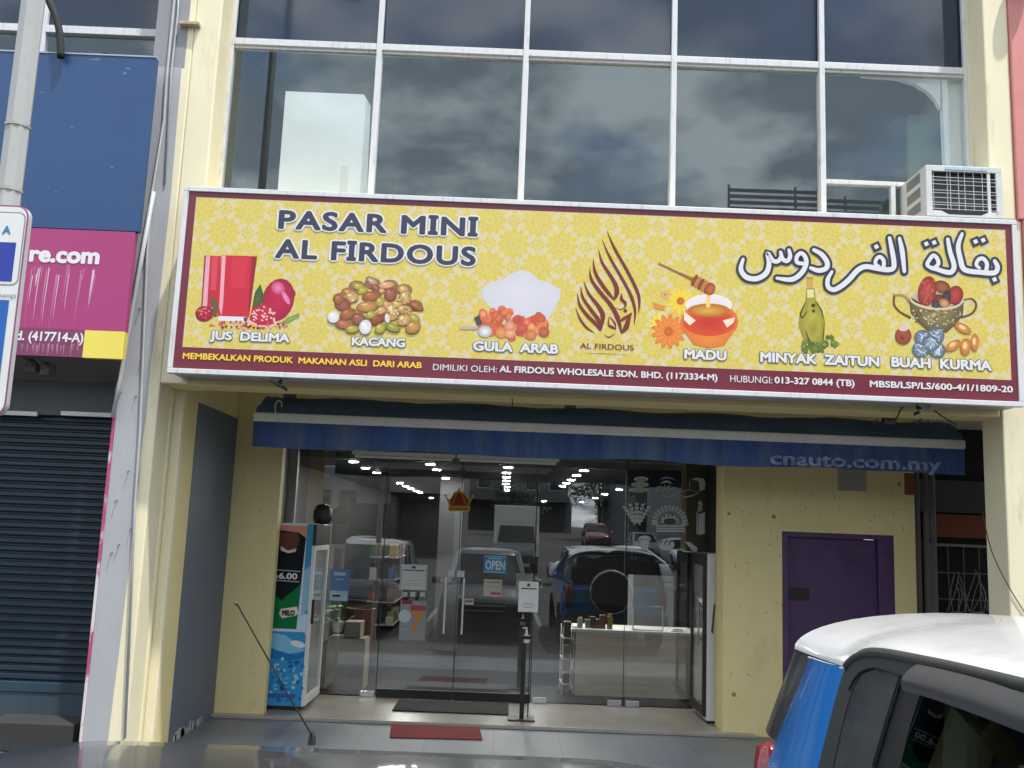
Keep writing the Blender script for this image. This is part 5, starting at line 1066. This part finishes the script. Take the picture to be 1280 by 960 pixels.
for lb, xa, ya, xb, yb in (('brown carton on top of the larger one near the drinks fridge', 431, 777, 450, 797), ('broad brown carton on the floor under the plant', 410, 797, 452, 880)):
    a_, c_ = Y_(xa, ya, 11.15), Y_(xb, yb, 11.15); o = MB().box(a_.x, c_.x, 11.15, 11.55, max(c_.z, .031), a_.z).build('carton', card, bev=.004); tag(o, lb, 'carton', 'cartons near the drinks fridge')
# things behind the upper windows
a_, c_ = Y_(357, 114, 7.985), Y_(470, 242, 7.985)
b = MB().prism([(a_.x, 7.985, zs0), (a_.x, 7.985, a_.z), (Y_(455, 119, 7.985).x, 7.985, a_.z), (Y_(463, 130, 7.985).x, 7.985, a_.z-.1), (xs[1]-.035, 7.985, zs0)], (0, .02, 0)); tag(b.build('white_board', M['offwhite']), 'big white board leaning inside the upper window beside the grey and cream pillar', 'board')
b = MB(); p = Y_(1135, 150, 8.5); p9 = Y_(1182, 150, 8.5); b.box(p.x, p9.x, 8.5, 8.55, 4.36, 5.95); tag(b.build('green_panel', mat('green panel', (.10, .20, .09), .7, var=.15)), 'dark green panel inside the upper window by the air conditioner', 'panel')
# ================================================================== VEHICLES
carglass = glass('car glass', (.42, .48, .47), 0.012)
darkglass = mat('dark tinted car glass', (.008, .010, .011), .04, var=0, spec=.45)
tyre_m = M['rubber']; rim_m = mat('alloy wheel', (.42, .43, .44), .3, metal=.8); red_l = mat('red lamp lens', (.17, .010, .016), .12, var=.1, coat=.6); clear_l = mat('clear lamp lens', (.62, .64, .66), .08, var=.05, coat=.8)
chrome = mat('chrome', (.7, .7, .7), .12, metal=1.0, var=0); plate_m = mat('black number plate', (.015, .015, .015), .4); bumper_m = mat('dark bumper plastic', (.03, .03, .032), .6)
def wheel(parent, x, y, r=.34, w=.22):
    t = MB().lathe([(r*.66, -w/2), (r*.93, -w/2), (r, -w/2+.03), (r, w/2-.03), (r*.93, w/2), (r*.66, w/2)], (x, y, r), 'X', 28).build('wheel', tyre_m, parent, smooth='auto')
    s = 1 if x > 0 else -1; m = MB().lathe([(r*.66, 0), (r*.62, .02*s), (r*.2, .0), (.0, .02*s)], (x+s*w*.42, y, r), 'X', 20)
    for k in range(6):
        a = k*pi/3; m.box(0, 0, 0, 0, 0, 0)
        m.tube([(x+s*w*.46, y+.05*cos(a), r+.05*sin(a)), (x+s*w*.46, y+r*.6*cos(a), r+r*.6*sin(a))], .028, 6)
    m.build('rim', rim_m, t)
def rr_ring(x0, x1, y0, y1, z, r, n=5, zf=None):
    out = []
    for cx, cy_, a0 in ((x1-r, y1-r, 0), (x0+r, y1-r, pi/2), (x0+r, y0+r, pi), (x1-r, y0+r, 1.5*pi)):
        for k in range(n+1):
            a = a0+k/n*pi/2; p = (cx+r*cos(a), cy_+r*sin(a)); out.append((p[0], p[1], z if zf is None else zf(*p)))
    return out
def make_car(name, label, cat, group, paint, L=4.4, W=1.76, H=1.5, belt=.95, hood=.98, deck=.95, cab=(-1.9, .75), top=(-1.5, -.1), roof=None, lamp='clear', win=darkglass, rail=False):
    """nose towards local +y"""
    t = thing(name, label, cat, (0, 0, 0), group, 0.0)
    roof = roof or paint; h = W/2
    # lower body: rounded sections swept along y
    st = [(-L/2, .80, .40, .62), (-L/2+.04, .92, .26, .80), (-L/2+.16, .97, .22, deck-.03), (-L/2+.4, 1, .20, deck), (cab[0]+.25, 1, .19, max(deck, belt-.0)), (-.4, 1, .18, belt), (cab[1], 1, .19, (belt+hood)/2), (cab[1]+.45, .985, .20, hood-.03), (L/2-.45, .95, .21, hood-.10), (L/2-.16, .91, .24, hood-.2), (L/2-.03, .84, .30, hood-.32), (L/2, .72, .40, hood-.42)]
    st.sort(key=lambda s: s[0]); rows = []
    for y, k, zl, zh in st:
        w = h*k; m = (zl+zh)/2
        prof = [(0, zl), (.7*w, zl), (.93*w, zl+.06), (.985*w, m-.08), (w, m+.05), (.985*w, zh-.12), (.94*w, zh-.03), (.80*w, zh), (.4*w, zh+.015), (0, zh+.02)]
        rows.append([(x, y, z) for x, z in prof]+[(-x, y, z) for x, z in prof[-2:0:-1]])
    b = MB().grid(rows, close=True); n = len(rows[0]); b.f.append(list(range(n-1, -1, -1))); b.c.append(None); b.f.append([(len(rows)-1)*n+k for k in range(n)]); b.c.append(None)
    body = b.build('body', paint, t, smooth='auto', sub=1)
    # cabin glass and roof
    bh, th = h-.07, h-.23; R0, R1 = .22, .20
    def ring(u, grow=0.0):
        e = u**.9; xw = bh+(th-bh)*e+grow; y0, y1 = cab[0]+(top[0]-cab[0])*e-grow, cab[1]+(top[1]-cab[1])*e+grow
        return rr_ring(-xw, xw, y0, y1, belt-.02+(H-.09-belt+.02)*u, R1)
    MB().grid([ring(u/4) for u in range(5)], close=True).build('windows', win, t, smooth='auto')
    rows = [ring(.93, .012), ring(1.0, .016)]
    yc = (top[0]+top[1])/2
    for q in (.94, .84, .68, .48, .25, .04):
        base = ring(1.0, .016); rows.append([(x*q, yc+(y-yc)*q, H-.09+.09*sqrt(max(0, 1-q**2.6))) for x, y, z in base])
    b = MB().grid(rows, close=True); n = len(rows[0]); b.f.append([(len(rows)-1)*n+k for k in range(n)]); b.c.append(None)
    b.build('roof', roof, t, smooth=True)
    r0, r1 = ring(0, .008), ring(.97, .010); b = Each()
    for idx in (2, 3, 8, 9, 14, 15, 20, 21): b.tube([r0[idx], tuple((r0[idx][d]+r1[idx][d])/2 for d in range(3)), r1[idx]], .035, 6)
    for s in (-1, 1):
        ym = (cab[0]+cab[1])/2-.1; b.tube([(s*bh, ym, belt), (s*(th+.01), (top[0]+top[1])/2-.05, H-.1)], .03, 6)
    b.build('window_pillar', paint, t)
    for s in (-1, 1):
        for y in (L/2-.85, -L/2+.80):
            MB().lathe([(.40, 0), (.40, .01), (.0, .012)], (s*(h*.985), y, .34), 'X', 24).build('wheel_arch', bumper_m, t); wheel(t, s*(h-.10), y, .33)
        # head and tail lamps
        hl = MB(); xx = s*h*.66; zz_ = hood-.30; yy = L/2-.12
        hl.add([(xx-s*.18, yy+.10, zz_-.05), (xx+s*.16, yy-.10, zz_-.02), (xx+s*.19, yy-.26, zz_+.10), (xx-s*.14, yy+.03, zz_+.09), (xx, yy-.2, zz_)], [(0, 1, 2, 3), (0, 4, 1), (1, 4, 2), (2, 4, 3), (3, 4, 0)]); hl.build('headlight', clear_l, t)
        tl = MB().box(s*h*.62, s*h*.93, -L/2-.01, -L/2+.20, deck-.30, deck-.08); tl.build('tail_lamp', red_l, t, bev=.03)
        mr = MB().lathe([(.02, -.09), (.07, -.08), (.085, 0), (.07, .08), (.02, .09)], (s*(h+.10), cab[1]-.15, belt+.06), 'X', 12); mr.tube([(s*(h-.03), cab[1]-.12, belt), (s*(h+.05), cab[1]-.13, belt+.04)], .025, 6); mr.build('mirror', paint, t, smooth='auto')
    MB().box(-h*.42, h*.42, L/2-.10, L/2+.02, hood-.52, hood-.36).build('grille', M['black'], t, bev=.02)
    b = MB(); b.box(-h*.43, h*.43, L/2+.0, L/2+.025, hood-.375, hood-.355); b.box(-h*.43, h*.43, L/2+.0, L/2+.025, hood-.46, hood-.445); b.build('chrome_strip', chrome, t, bev=.004)
    MB().box(-h*.55, h*.55, L/2-.1, L/2+.015, .28, .40).build('lower_intake', M['black'], t, bev=.02)
    MB().box(-.25, .25, L/2+.02, L/2+.03, .42, .53).build('number_plate', plate_m, t); MB().box(-.25, .25, -L/2-.02, -L/2-.008, .55, .67).build('number_plate', plate_m, t)
    if rail:
        for s in (-1, 1): MB().tube([(s*(th-.08), top[1]-.1, H-.03), (s*(th-.08), top[1]-.2, H+.02), (s*(th-.08), top[0]+.2, H+.02), (s*(th-.08), top[0]+.1, H-.03)], .016, 6).build('roof_rail', M['black'], t)
    return t
P = lambda n, c, **k: mat(n+' car paint', c, .22, var=.05, scale=2, coat=1.0, **k)
dsuv_p = mat('dusty dark blue grey car paint', (.024, .029, .038), .32, var=.15, scale=3, coat=.8, coatr=.05, dirt=(.065, .07, .075), dscale=1.3, dlo=.4, dhi=.9)
dark_suv = make_car('dark_suv', 'dark blue-grey car with a thin whip aerial on its dusty roof', 'car', None, dsuv_p, L=4.6, W=1.74, H=1.70, belt=1.02, hood=1.05, deck=1.0, cab=(-2.2, 1.45), top=(-2.0, .50))
dark_suv.location = (-.265, 1.45, G-.008)
an = [tuple(Y_(390, 921, 1.62)), tuple(Y_(388, 916, 1.60)), tuple(Y_(360, 868, 1.55)), tuple(Y_(298, 758, 1.46)), tuple(Y_(295, 754, 1.45))]
inv = Vector((-.265, 1.45, G-.008))
m = MB().tube([Vector(p)-inv for p in an], [.0024, .0016, .0012, .0012, .0012], 6); m.lathe([(.007, -.012), (.006, 0), (.003, .008)], Vector(an[0])-inv, 'Z', 10); m.lathe([(.001, -.003), (.003, 0), (.001, .003)], Vector(an[-1])-inv, 'Z', 8); m.build('aerial', M['black'], dark_suv)

# ---- blue and white off-roader at the right, tail towards the shop
TX, TD = .21, .94
def fj(x, y, off=0.0):
    n = Vector((1, 0, -TX)); d = ray(x, y); return CAM + d*((TD+TX*.07+off*1.02-n.dot(CAM))/n.dot(d))
XC = 2.06
oj = thing('blue_offroader', 'bright blue boxy off-road car with a white roof, tail towards the shop', 'car', (XC, 2.0, G))
bluep = mat('bright blue car paint', (.006, .19, .62), .22, var=.04, scale=2, coat=1.0); whitep = mat('white car roof paint', (.66, .665, .67), .25, var=.04, scale=2, coat=.6, dirt=(.50, .50, .49), dscale=2.5, dlo=.5, dhi=.8); trim_m = mat('black window trim', (.035, .04, .042), .45, var=.1)
def mir(p): return Vector((2*XC-p[0], p[1], p[2]))
def both(name, m, f, smooth=False, bev=0.0):
    for s in (0, 1):
        mb = f(); 
        if s: mb.v = [mir(p) for p in mb.v]
        mb.build(name, m, oj, smooth=smooth, bev=bev)
low = [(993, 811), (1008, 817), (1025, 823), (1042, 829), (1057, 834), (1062, 827), (1068, 822), (1075, 818.5), (1085, 816), (1099, 815), (1120, 819), (1150, 825), (1200, 836), (1240, 846), (1280, 856)]
LP = [fj(*p) for p in low]; e_ = LP[-1]-LP[-4]; LP += [Vector((LP[-1].x+.005*k, LP[-1].y-.22*k, LP[-1].z+.004*k-.012*max(0, k-3)**2)) for k in range(1, 7)]
LP[0] = LP[0]+Vector((.0, 0, 0)); rows = []
SS = [0, .006, .016, .035, .065, .105, .16, .23, .33, .46, .62, .8, 1.0]
for i, p in enumerate(LP):
    zc = 1.644-.05*max(0, (p.y-3.35))**1.4-.02*max(0, 2.0-p.y)**2
    half = []
    for s in SS: half.append(Vector((p.x+(XC-p.x)*s, p.y+(.10*s*(2-s) if i < 4 else 0), p.z+(zc-p.z)*(1-(1-s)**2.05)**(1/2.05)**1)))
    rows.append(half+[mir(q) for q in half[-2::-1]])
MB().grid(rows).build('roof', whitep, oj, smooth=True)
def grid2(A, B, n=6, bulge=0.0, off=0.0):
    m = MB(); rows = []
    for k in range(n+1):
        t = k/n; rows.append([a.lerp(b_, t)+Vector((-bulge*sin(pi*t)-off, 0, 0)) for a, b_ in zip(A, B)])
    return m.grid(rows)
dense = lambda pts, k=4: [tuple(p) for p in spline([tuple(q) for q in pts], k)]
f3 = lambda pts, off=0.0: [fj(x, y, off) for x, y in pts]
# rear corner window strip, wrapping round the corner
sA = f3(dense([(993, 812), (985, 836), (971, 873), (957, 912)]), .05); sB = f3(dense([(1012, 821), (1002, 848), (987, 884), (970, 926)]))
both('corner_window', mat('dusty dark corner glass', (.05, .05, .052), .15, var=.25, scale=9, spec=.8), lambda: grid2(sA, sB, 6, .012), True)
# blue pillar and quarter panel running down to the waist
bA = f3(dense([(1012, 821), (1002, 848), (987, 884), (970, 926), (958, 960), (950, 985)])); bB = f3(dense([(1057, 834), (1051, 850), (1041, 885), (1031, 925), (1022, 960), (1016, 985)]))
both('rear_pillar', bluep, lambda: grid2(bA, bB, 8, .022), True)
both('roof_edge_trim', whitep, lambda: MB().tube([p+Vector((-.004, 0, -.004)) for p in f3([(1012, 820.5), (1030, 826.5), (1056, 834.5)])], .0045, 6))
# black window surround: one band from the pillar to the door front
fr_out = f3(dense([(1016, 985), (1031, 925), (1041, 885), (1051, 850), (1057, 834), (1064, 825), (1075, 818.5), (1088, 816), (1110, 818), (1150, 826), (1200, 837), (1280, 857)], 3))
ext = [fr_out[-1]+Vector((.004*k, -.2*k, .004*k)) for k in range(1, 6)]
qz = dense([(1035, 985), (1046, 930), (1055, 892), (1064, 862), (1070, 850), (1076, 841), (1085, 836.5), (1095, 834), (1110, 838), (1127, 845)], 3)
both('window_surround', trim_m, lambda: MB().grid([fr_out[:28]+[], [p+Vector((.004, 0, 0)) for p in (f3(qz)+[f3([(1127, 845)])[0]]*28)[:28]]]).tube([p+Vector((.006, 0, .0)) for p in fr_out[12:]+ext], .018, 6), True)
qw = f3([(1034, 985), (1045, 930), (1054, 892), (1063, 862), (1069, 850), (1076, 841), (1085, 836.5), (1095, 834), (1112, 838.5), (1127, 845), (1110, 900), (1093, 958), (1086, 985)], .006)
both('quarter_window', mat('dusty tinted side glass', (.050, .056, .057), .10, var=.35, scale=6, spec=.8), lambda: MB().prism(qw, (.004, 0, 0)))
both('window_seal', M['rubber'], lambda: MB().tube([p+Vector((-.006, 0, 0)) for p in qw[3:12]], .004, 5))
bp_ = f3([(1127, 843), (1146, 829), (1160, 832), (1152, 862), (1138, 905), (1128, 945), (1119, 985), (1086, 985), (1093, 958), (1110, 900)], .012)
both('centre_pillar', mat('satin black pillar', (.022, .024, .027), .35, var=.1), lambda: MB().prism(bp_, (.03, 0, 0)))
up = f3([(1146, 829), (1200, 838), (1280, 858)], .012)
wA = f3([(1149, 866), (1138, 905), (1128, 945), (1119, 985)], .014); ztop_ = [Vector((p.x, p.y, p.z)) for p in f3([(1152, 836), (1200, 845), (1280, 866)], .014)]
front = [Vector((ztop_[-1].x, ztop_[-1].y-.62, ztop_[-1].z-.06)), Vector((1.10, 1.05, 1.02))]
both('side_window', carglass, lambda: MB().prism([wA[-1], wA[-2], wA[-3], wA[0]]+ztop_+front+[Vector((wA[-1].x, 1.2, wA[-1].z-.05))], (.004, 0, 0)))
# smoked rain visor over the side window
va = f3(dense([(1146, 830), (1170, 835), (1200, 842), (1240, 853), (1280, 867)], 3), -.012); vb = f3(dense([(1128, 863), (1160, 872), (1200, 886), (1240, 901), (1280, 917)], 3), -.040)
k_ = Vector((.004, -.09, .0012)); va += [va[-1]+k_*j for j in range(1, 6)]; vb += [vb[-1]+k_*j for j in range(1, 6)]
both('rain_visor', mat('smoked visor plastic', (.040, .044, .052), .38, var=.12, scale=5), lambda: grid2(va, vb, 6, .022), True)
# lower body, bonnet
def fbody():
    rows = []; 
    for y, k, zl, zh in ((4.36, .80, .55, .95), (4.34, .93, .42, 1.08), (4.22, .985, .36, 1.14), (4.0, 1, .34, 1.17), (3.0, 1, .30, 1.17), (1.5, 1, .30, 1.16), (.9, 1, .30, 1.16), (.5, .985, .32, 1.14), (-.1, .97, .34, 1.10), (-.26, .92, .38, 1.05), (-.30, .86, .45, .98)):
        w = .94*k; P_ = [(0, zl), (.8*w, zl), (.97*w, zl+.06), (w, .75), (w*.985, zh-.13), (w*.955, zh-.03), (w*.88, zh-.005), (w*.5, zh), (0, zh+.01)]
        rows.append([(XC+x, y, z+G) for x, z in P_]+[(XC-x, y, z+G) for x, z in P_[-2:0:-1]])
    b = MB().grid(rows, close=True); n = len(rows[0]); b.f.append(list(range(n))); b.c.append(None); b.f.append([(len(rows)-1)*n+k for k in range(n)]); b.c.append(None); return b
fbody().build('body', bluep, oj, smooth='auto')
both('flank', bluep, lambda: MB().prism([Vector((1.145, 3.74, .995)), Vector((1.145, 4.12, .99)), Vector((1.19, 4.22, .955)), Vector((1.14, 4.2, .8)), Vector((1.12, .7, .8)), Vector((1.12, .7, 1.0))], (.05, 0, 0)))
lc = fj(938, 946)
both('tail_lamp', red_l, lambda: MB().lathe([(.02, -.20), (.055, -.18), (.07, -.10), (.07, .10), (.055, .2), (.02, .22)], (lc.x+.075, lc.y-.03, lc.z-.15), 'Z', 16), True)
MB().prism([(XC-.76, 4.15, 1.0), (XC+.76, 4.15, 1.0), (XC+.66, 4.03, 1.44), (XC-.66, 4.03, 1.44)], (0, .02, 0)).build('rear_window', darkglass, oj)
MB().box(XC-.74, XC+.74, 4.345, 4.385, G+.60, G+1.10).build('tailgate', bluep, oj, bev=.02)
sw = MB().lathe([(.30, 4.39), (.385, 4.40), (.40, 4.44), (.385, 4.52), (.36, 4.53)], (XC-.10, 0, .88), 'Y', 32).build('spare_wheel', tyre_m, oj, smooth='auto')
MB().lathe([(.36, 4.531), (.35, 4.55), (.2, 4.56), (.02, 4.56)], (XC-.10, 0, .88), 'Y', 28).build('spare_cover', mat('black spare cover', (.02, .02, .022), .3), sw, smooth='auto')
MB().lathe([(.375, 4.525), (.39, 4.54), (.365, 4.555), (.35, 4.54)], (XC-.10, 0, .88), 'Y', 36).build('spare_ring', chrome, sw, smooth=True)
MB().box(XC-.92, XC+.92, 4.25, 4.50, .28, .52).build('rear_bumper', bumper_m, oj, bev=.05); MB().box(XC-.92, XC+.92, -.46, -.22, .28, .56).build('front_bumper', bumper_m, oj, bev=.05)
MB().prism([(XC-.80, 1.05, 1.0), (XC+.80, 1.05, 1.0), (XC+.72, 1.28, 1.50), (XC-.72, 1.28, 1.50)], (0, .01, 0)).build('windscreen', carglass, oj)
both('windscreen_pillar', bluep, lambda: MB().tube([(XC-.84, 1.0, .99), (XC-.74, 1.30, 1.55)], .04, 8))
for s in (-1, 1):
    for y in (.55, 3.3):
        w_ = MB().lathe([(.24, -.12), (.36, -.12), (.385, -.09), (.385, .09), (.36, .12), (.24, .12)], (XC+s*.84, y, G+.385), 'X', 26).build('wheel', tyre_m, oj, smooth='auto'); MB().lathe([(.24, s*.1), (.2, s*.11), (.02, s*.12)], (XC+s*.84, y, G+.385), 'X', 20).build('rim', rim_m, w_)
    MB().lathe([(.02, -.30), (.09, -.32), (.10, -.27)], (XC+s*.62, 0, G+.88), 'Y', 18).build('headlight', clear_l, oj)
MB().box(XC-.5, XC+.5, -.33, -.28, G+.8, G+.96).build('grille', M['white'], oj, bev=.01)
# cabin: seats, headlining
seat_m = mat('dark seat cloth', (.04, .045, .05), .8, var=.15)
for sx in (-.42, .42):
    b = MB(); b.box(XC+sx-.24, XC+sx+.24, 1.75, 2.3, .55, .72); b.box(XC+sx-.24, XC+sx+.24, 2.25, 2.42, .70, 1.2); b.box(XC+sx-.13, XC+sx+.13, 2.3, 2.4, 1.22, 1.42); b.build('seat', seat_m, oj, bev=.04)
MB().box(XC-.84, XC+.84, 1.2, 3.9, .44, .5).build('cabin_floor', M['dark'], oj); MB().box(XC-.7, XC+.7, 1.35, 3.9, 1.50, 1.515).build('headlining', mat('grey headlining', (.28, .31, .30), .8), oj)
both('pillar_lining', mat('pale pillar lining', (.30, .36, .34), .6), lambda: MB().prism([(XC-.83, 2.62, .9), (XC-.83, 2.78, .9), (XC-.75, 2.85, 1.5), (XC-.75, 2.72, 1.5)], (.03, 0, 0)))

# ---- vehicles of the car park behind, seen in the shop glass
make_car('grey_mpv', 'tall dark grey people carrier with a roof painted pale for sky sheen next to the dark car', 'car', 'cars parked in the row before the shop', P('dark grey', (.03, .034, .038)), L=4.1, W=1.7, H=1.80, belt=1.05, hood=1.05, cab=(-1.95, 1.35), top=(-1.8, .2), roof=P('pale grey', (.40, .41, .42))).location = (-2.62, 1.6, G)  # roof's pale tone is reflected sky put into the paint colour
sd = make_car('white_sedan', 'white sedan parked across the lot behind the blue off-roader', 'car', 'cars parked across the lot', P('white', (.62, .63, .64)), cab=(-1.95, .75), top=(-1.25, -.15)); sd.location = (3.9, -13.2, terrain(-13)); sd.rotation_euler = (0, 0, radians(90))
hb = make_car('silver_hatchback', 'silver hatchback parked across the lot beside the lorry', 'car', 'cars parked across the lot', P('silver', (.42, .43, .45)), L=3.7, W=1.66, H=1.52, cab=(-1.7, .95), top=(-1.5, .0)); hb.location = (-4.7, -12, terrain(-12)); hb.rotation_euler = (0, 0, 0)
rs = make_car('red_suv', 'dark red car parked far up the street under the trees', 'car', 'cars along the street', P('dark red', (.16, .015, .02)), H=1.75, belt=1.05, hood=1.08, cab=(-2.1, 1.1), top=(-1.9, .1)); rs.location = (6.6, -46, terrain(-46))
for lb, src, c in (('silver hatchback copy parked up the street beyond the red car', hb, (8.2, -34)), ('white sedan up the street nearer than the red car', sd, (9.0, -26))):
    n_ = copy_tree(src); n_.location = (c[0], c[1], terrain(c[1])); n_.rotation_euler = (0, 0, 0); n_['label'] = lb.replace(' copy', ''); n_['group'] = 'cars along the street'
bk_ = make_car('black_sedan', 'black sedan parked across the lot before the long arcaded row', 'car', 'cars parked across the lot', P('black', (.015, .015, .017)), cab=(-1.95, .75), top=(-1.25, -.15)); bk_.location = (-9.4, -14, terrain(-14))
lo = thing('white_lorry', 'small white box lorry standing across the lot', 'lorry', (.6, -19, terrain(-19)))
z0 = terrain(-19); wl_m = P('lorry white', (.6, .62, .58))
MB().box(-.35, 1.55, -22.5, -18.9, z0+.75, z0+2.75).build('box_body', wl_m, lo, bev=.03)
cabm = MB().grid([[(-.3+(.05*k if k in (0,) else 0), y, z) for k in (0,)]+[(1.5, y, z)] for y, z in ((-18.85, z0+.4), (-17.3, z0+.4), (-17.15, z0+.9), (-17.2, z0+1.2), (-17.65, z0+2.0), (-18.85, z0+2.05))]); cabm.prism([(-.28, -18.85, z0+.4), (-.28, -17.3, z0+.4), (-.28, -17.15, z0+.9), (-.28, -17.2, z0+1.2), (-.28, -17.65, z0+2.0), (-.28, -18.85, z0+2.05)], (1.76, 0, 0)); cabm.build('cab', wl_m, lo)
MB().prism([(-.15, -17.19, z0+1.25), (1.35, -17.19, z0+1.25), (1.28, -17.58, z0+1.9), (-.08, -17.58, z0+1.9)], (0, .012, .006)).build('windscreen', darkglass, lo)
for x in (-.2, 1.4):
    MB().box(x-.1, x+.1, -17.2, -17.10, z0+.7, z0+.88).build('headlight', clear_l, lo)
    for y in (-17.9, -21.6): MB().lathe([(.2, -.1), (.38, -.1), (.38, .1), (.2, .1)], (x, y, z0+.38), 'X', 20).build('wheel', tyre_m, lo)
MB().box(-.3, 1.5, -22.5, -17.2, z0+.45, z0+.74).build('chassis', bumper_m, lo)

# ================================================================== ACROSS THE STREET (seen in the glass)
def block(name, label, x0, x1, y, depth, floors, fh, colr, winw, group=None, louvre=False, arcade=False):
    z0 = terrain(y); t = thing(name, label, 'building', ((x0+x1)/2, y, z0), group)
    H_ = floors*fh; wm = mat(name+' wall', colr, .8, var=.08, scale=.5, dirt=tuple(c*.6 for c in colr), dscale=.4, dlo=.55, dhi=.85)
    box('wall', wm, x0, x1, y-depth, y, z0-2, z0+H_, t)
    box('parapet', wm, x0-.15, x1+.15, y-depth-.15, y+.15, z0+H_+.001, z0+H_+.9, t)
    n = max(1, int((x1-x0)/(winw*1.7))); st_ = (x1-x0)/n; wd = darkglass
    for f in range(floors):
        for k in range(n):
            cx = x0+st_*(k+.5); zz0 = z0+f*fh+(.9 if f else .1); w_ = MB(); w_.box(cx-winw/2-.06, cx+winw/2+.06, y+.002, y+.06, zz0-.08, zz0+fh*.5+.06); fo = w_.build('window', M['alu'], t); box('pane', wd, cx-winw/2, cx+winw/2, y+.062, y+.07, zz0, zz0+fh*.5, fo)
    if arcade:                                  # shaded ground floor walkway: pillars before a set back dark front
        b = MB(); q = max(2, int((x1-x0)/5.5))
        b.box(x0, x1, y+.1, y+3.2, z0+3.1, z0+3.7); 
        for k in range(q+1): xx = x0+(x1-x0)*k/q; b.box(xx-.22, xx+.22, y+2.8, y+3.2, z0-1, z0+3.1)
        b.build('arcade', wm, t)
        b = MB()
        for k in range(q):
            xa, xb = x0+(x1-x0)*k/q+.3, x0+(x1-x0)*(k+1)/q-.3
            b.box(xa, xb, y+.08, y+.11, z0, z0+2.8)
        b.build('shutter', mat(name+' shutter', (.04, .043, .047), .6, var=.3, scale=4, stretch=(6, 1, .2)), t)
    if louvre:
        b = MB()
        for k in range(9): b.box(x0+.5, x1-.5, y-.5, y-.42, z0+H_+.95+k*.32, z0+H_+1.12+k*.32)
        for k in range(5): b.box(x0+.5+k*(x1-x0-1.1)/4, x0+.6+k*(x1-x0-1.1)/4, y-.60, y-.51, z0+H_+.9, z0+H_+3.9)
        b.build('roof_louvre', mat('grey roof louvre', (.30, .31, .32), .6), t)
    return t
block('office_block', 'tall grey office block with dark roof louvres across the street', 9.5, 24, -29.5, 12, 4, 3.75, (.24, .25, .26), 1.5, None, True, True)
block('shop_row', 'long grey arcaded shophouse row across the lot behind the lorry', -40, -2.2, -30, 10, 2, 3.6, (.26, .26, .255), 1.6, 'buildings across the street', arcade=True)
block('shop_row', 'grey shophouse row closing the street far behind the lorry', -6, 7.0, -82, 10, 2, 3.6, (.14, .145, .15), 1.4, 'buildings across the street', arcade=True)
block('shop_row', 'dark grey low building beside the street behind the red car', 9.2, 30, -48, 20, 2, 3.6, (.13, .14, .15), 1.4, 'buildings across the street', arcade=True)
# street lamp whose reflection crosses the first upper window
sl = thing('street_lamp', 'tall grey street lamp with one curved arm behind the parked cars', 'street lamp', (-5.54, -4.16, G))
MB().tube([(-5.54, -4.16, G), (-5.54, -4.16, 5), (-5.54, -4.16, 13.6)], [.12, .10, .075], 12).build('pole', mat('dark lamp pole', (.07, .08, .075), .6), sl, smooth=True)
MB().tube(spline([(-5.54, -4.16, 13.6), (-5.4, -4.16, 14.1), (-4.9, -4.16, 14.15), (-4.5, -4.16, 13.95)], 4), .05, 8).build('arm', M['galv'], sl, smooth=True)
MB().prism([(-4.62, -4.36, 13.98), (-4.22, -4.42, 13.9), (-3.95, -4.2, 13.74), (-4.3, -4.05, 13.80)], (.02, .02, -.14)).build('lamp_head', M['black'], sl, bev=.03)
# trees
bark = mat('tree bark', (.10, .075, .05), .9, var=.3, scale=8, bump=.5); leafm = [mat('leaf green '+k, c, .6, var=.35, scale=3) for k, c in (('deep', (.030, .065, .018)), ('mid', (.048, .095, .026)))]
def tree(label, x, y, h, r, seed):
    rt = random.Random(seed); z0 = terrain(y); t = thing('tree', label, 'tree', (x, y, z0), 'trees across the street')
    b = MB().tube([(x, y, z0-.2), (x+.05, y, z0+h*.3), (x-.05, y, z0+h*.62)], [.18, .13, .06], 8); cl = []
    for k in range(7):
        a = k*.9+rt.random(); p1 = Vector((x+cos(a)*r*.62, y+sin(a)*r*.62, z0+h*(.26+.55*rt.random()))); b.tube([(x, y, z0+h*(.28+.03*k)), tuple(Vector((x, y, z0+h*.45)).lerp(p1, .5)), tuple(p1)], [.09, .06, .02], 6); cl.append(p1)
    b.build('trunk', bark, t); cl += [Vector((x, y, z0+h*.85))]
    f = MB()
    for c in cl:
        for i in range(420):
            d = Vector((rt.gauss(0, 1), rt.gauss(0, 1), rt.gauss(0, .75))).normalized()*r*.48*rt.random()**.45; p = c+d; u = Vector((rt.gauss(0, 1), rt.gauss(0, 1), rt.gauss(0, .6))).normalized()*.15; w = u.cross(Vector((rt.gauss(0, 1), rt.gauss(0, 1), 1))).normalized()*.075
            f.add([p-u, p+w, p+u, p-w], [(0, 1, 2, 3)])
    f.build('crown', leafm[seed % 2], t)
for i, (x, y, h, r, lb) in enumerate(((-16, -24, 6.5, 2.6, 'round tree before the long arcaded row'), (1.0, -66, 8, 3.2, 'tall tree far up the street before the end building'), (8.4, -62, 8, 3.2, 'tall tree far up the street behind the red car'))): tree(lb, x, y, h, r, i+3)
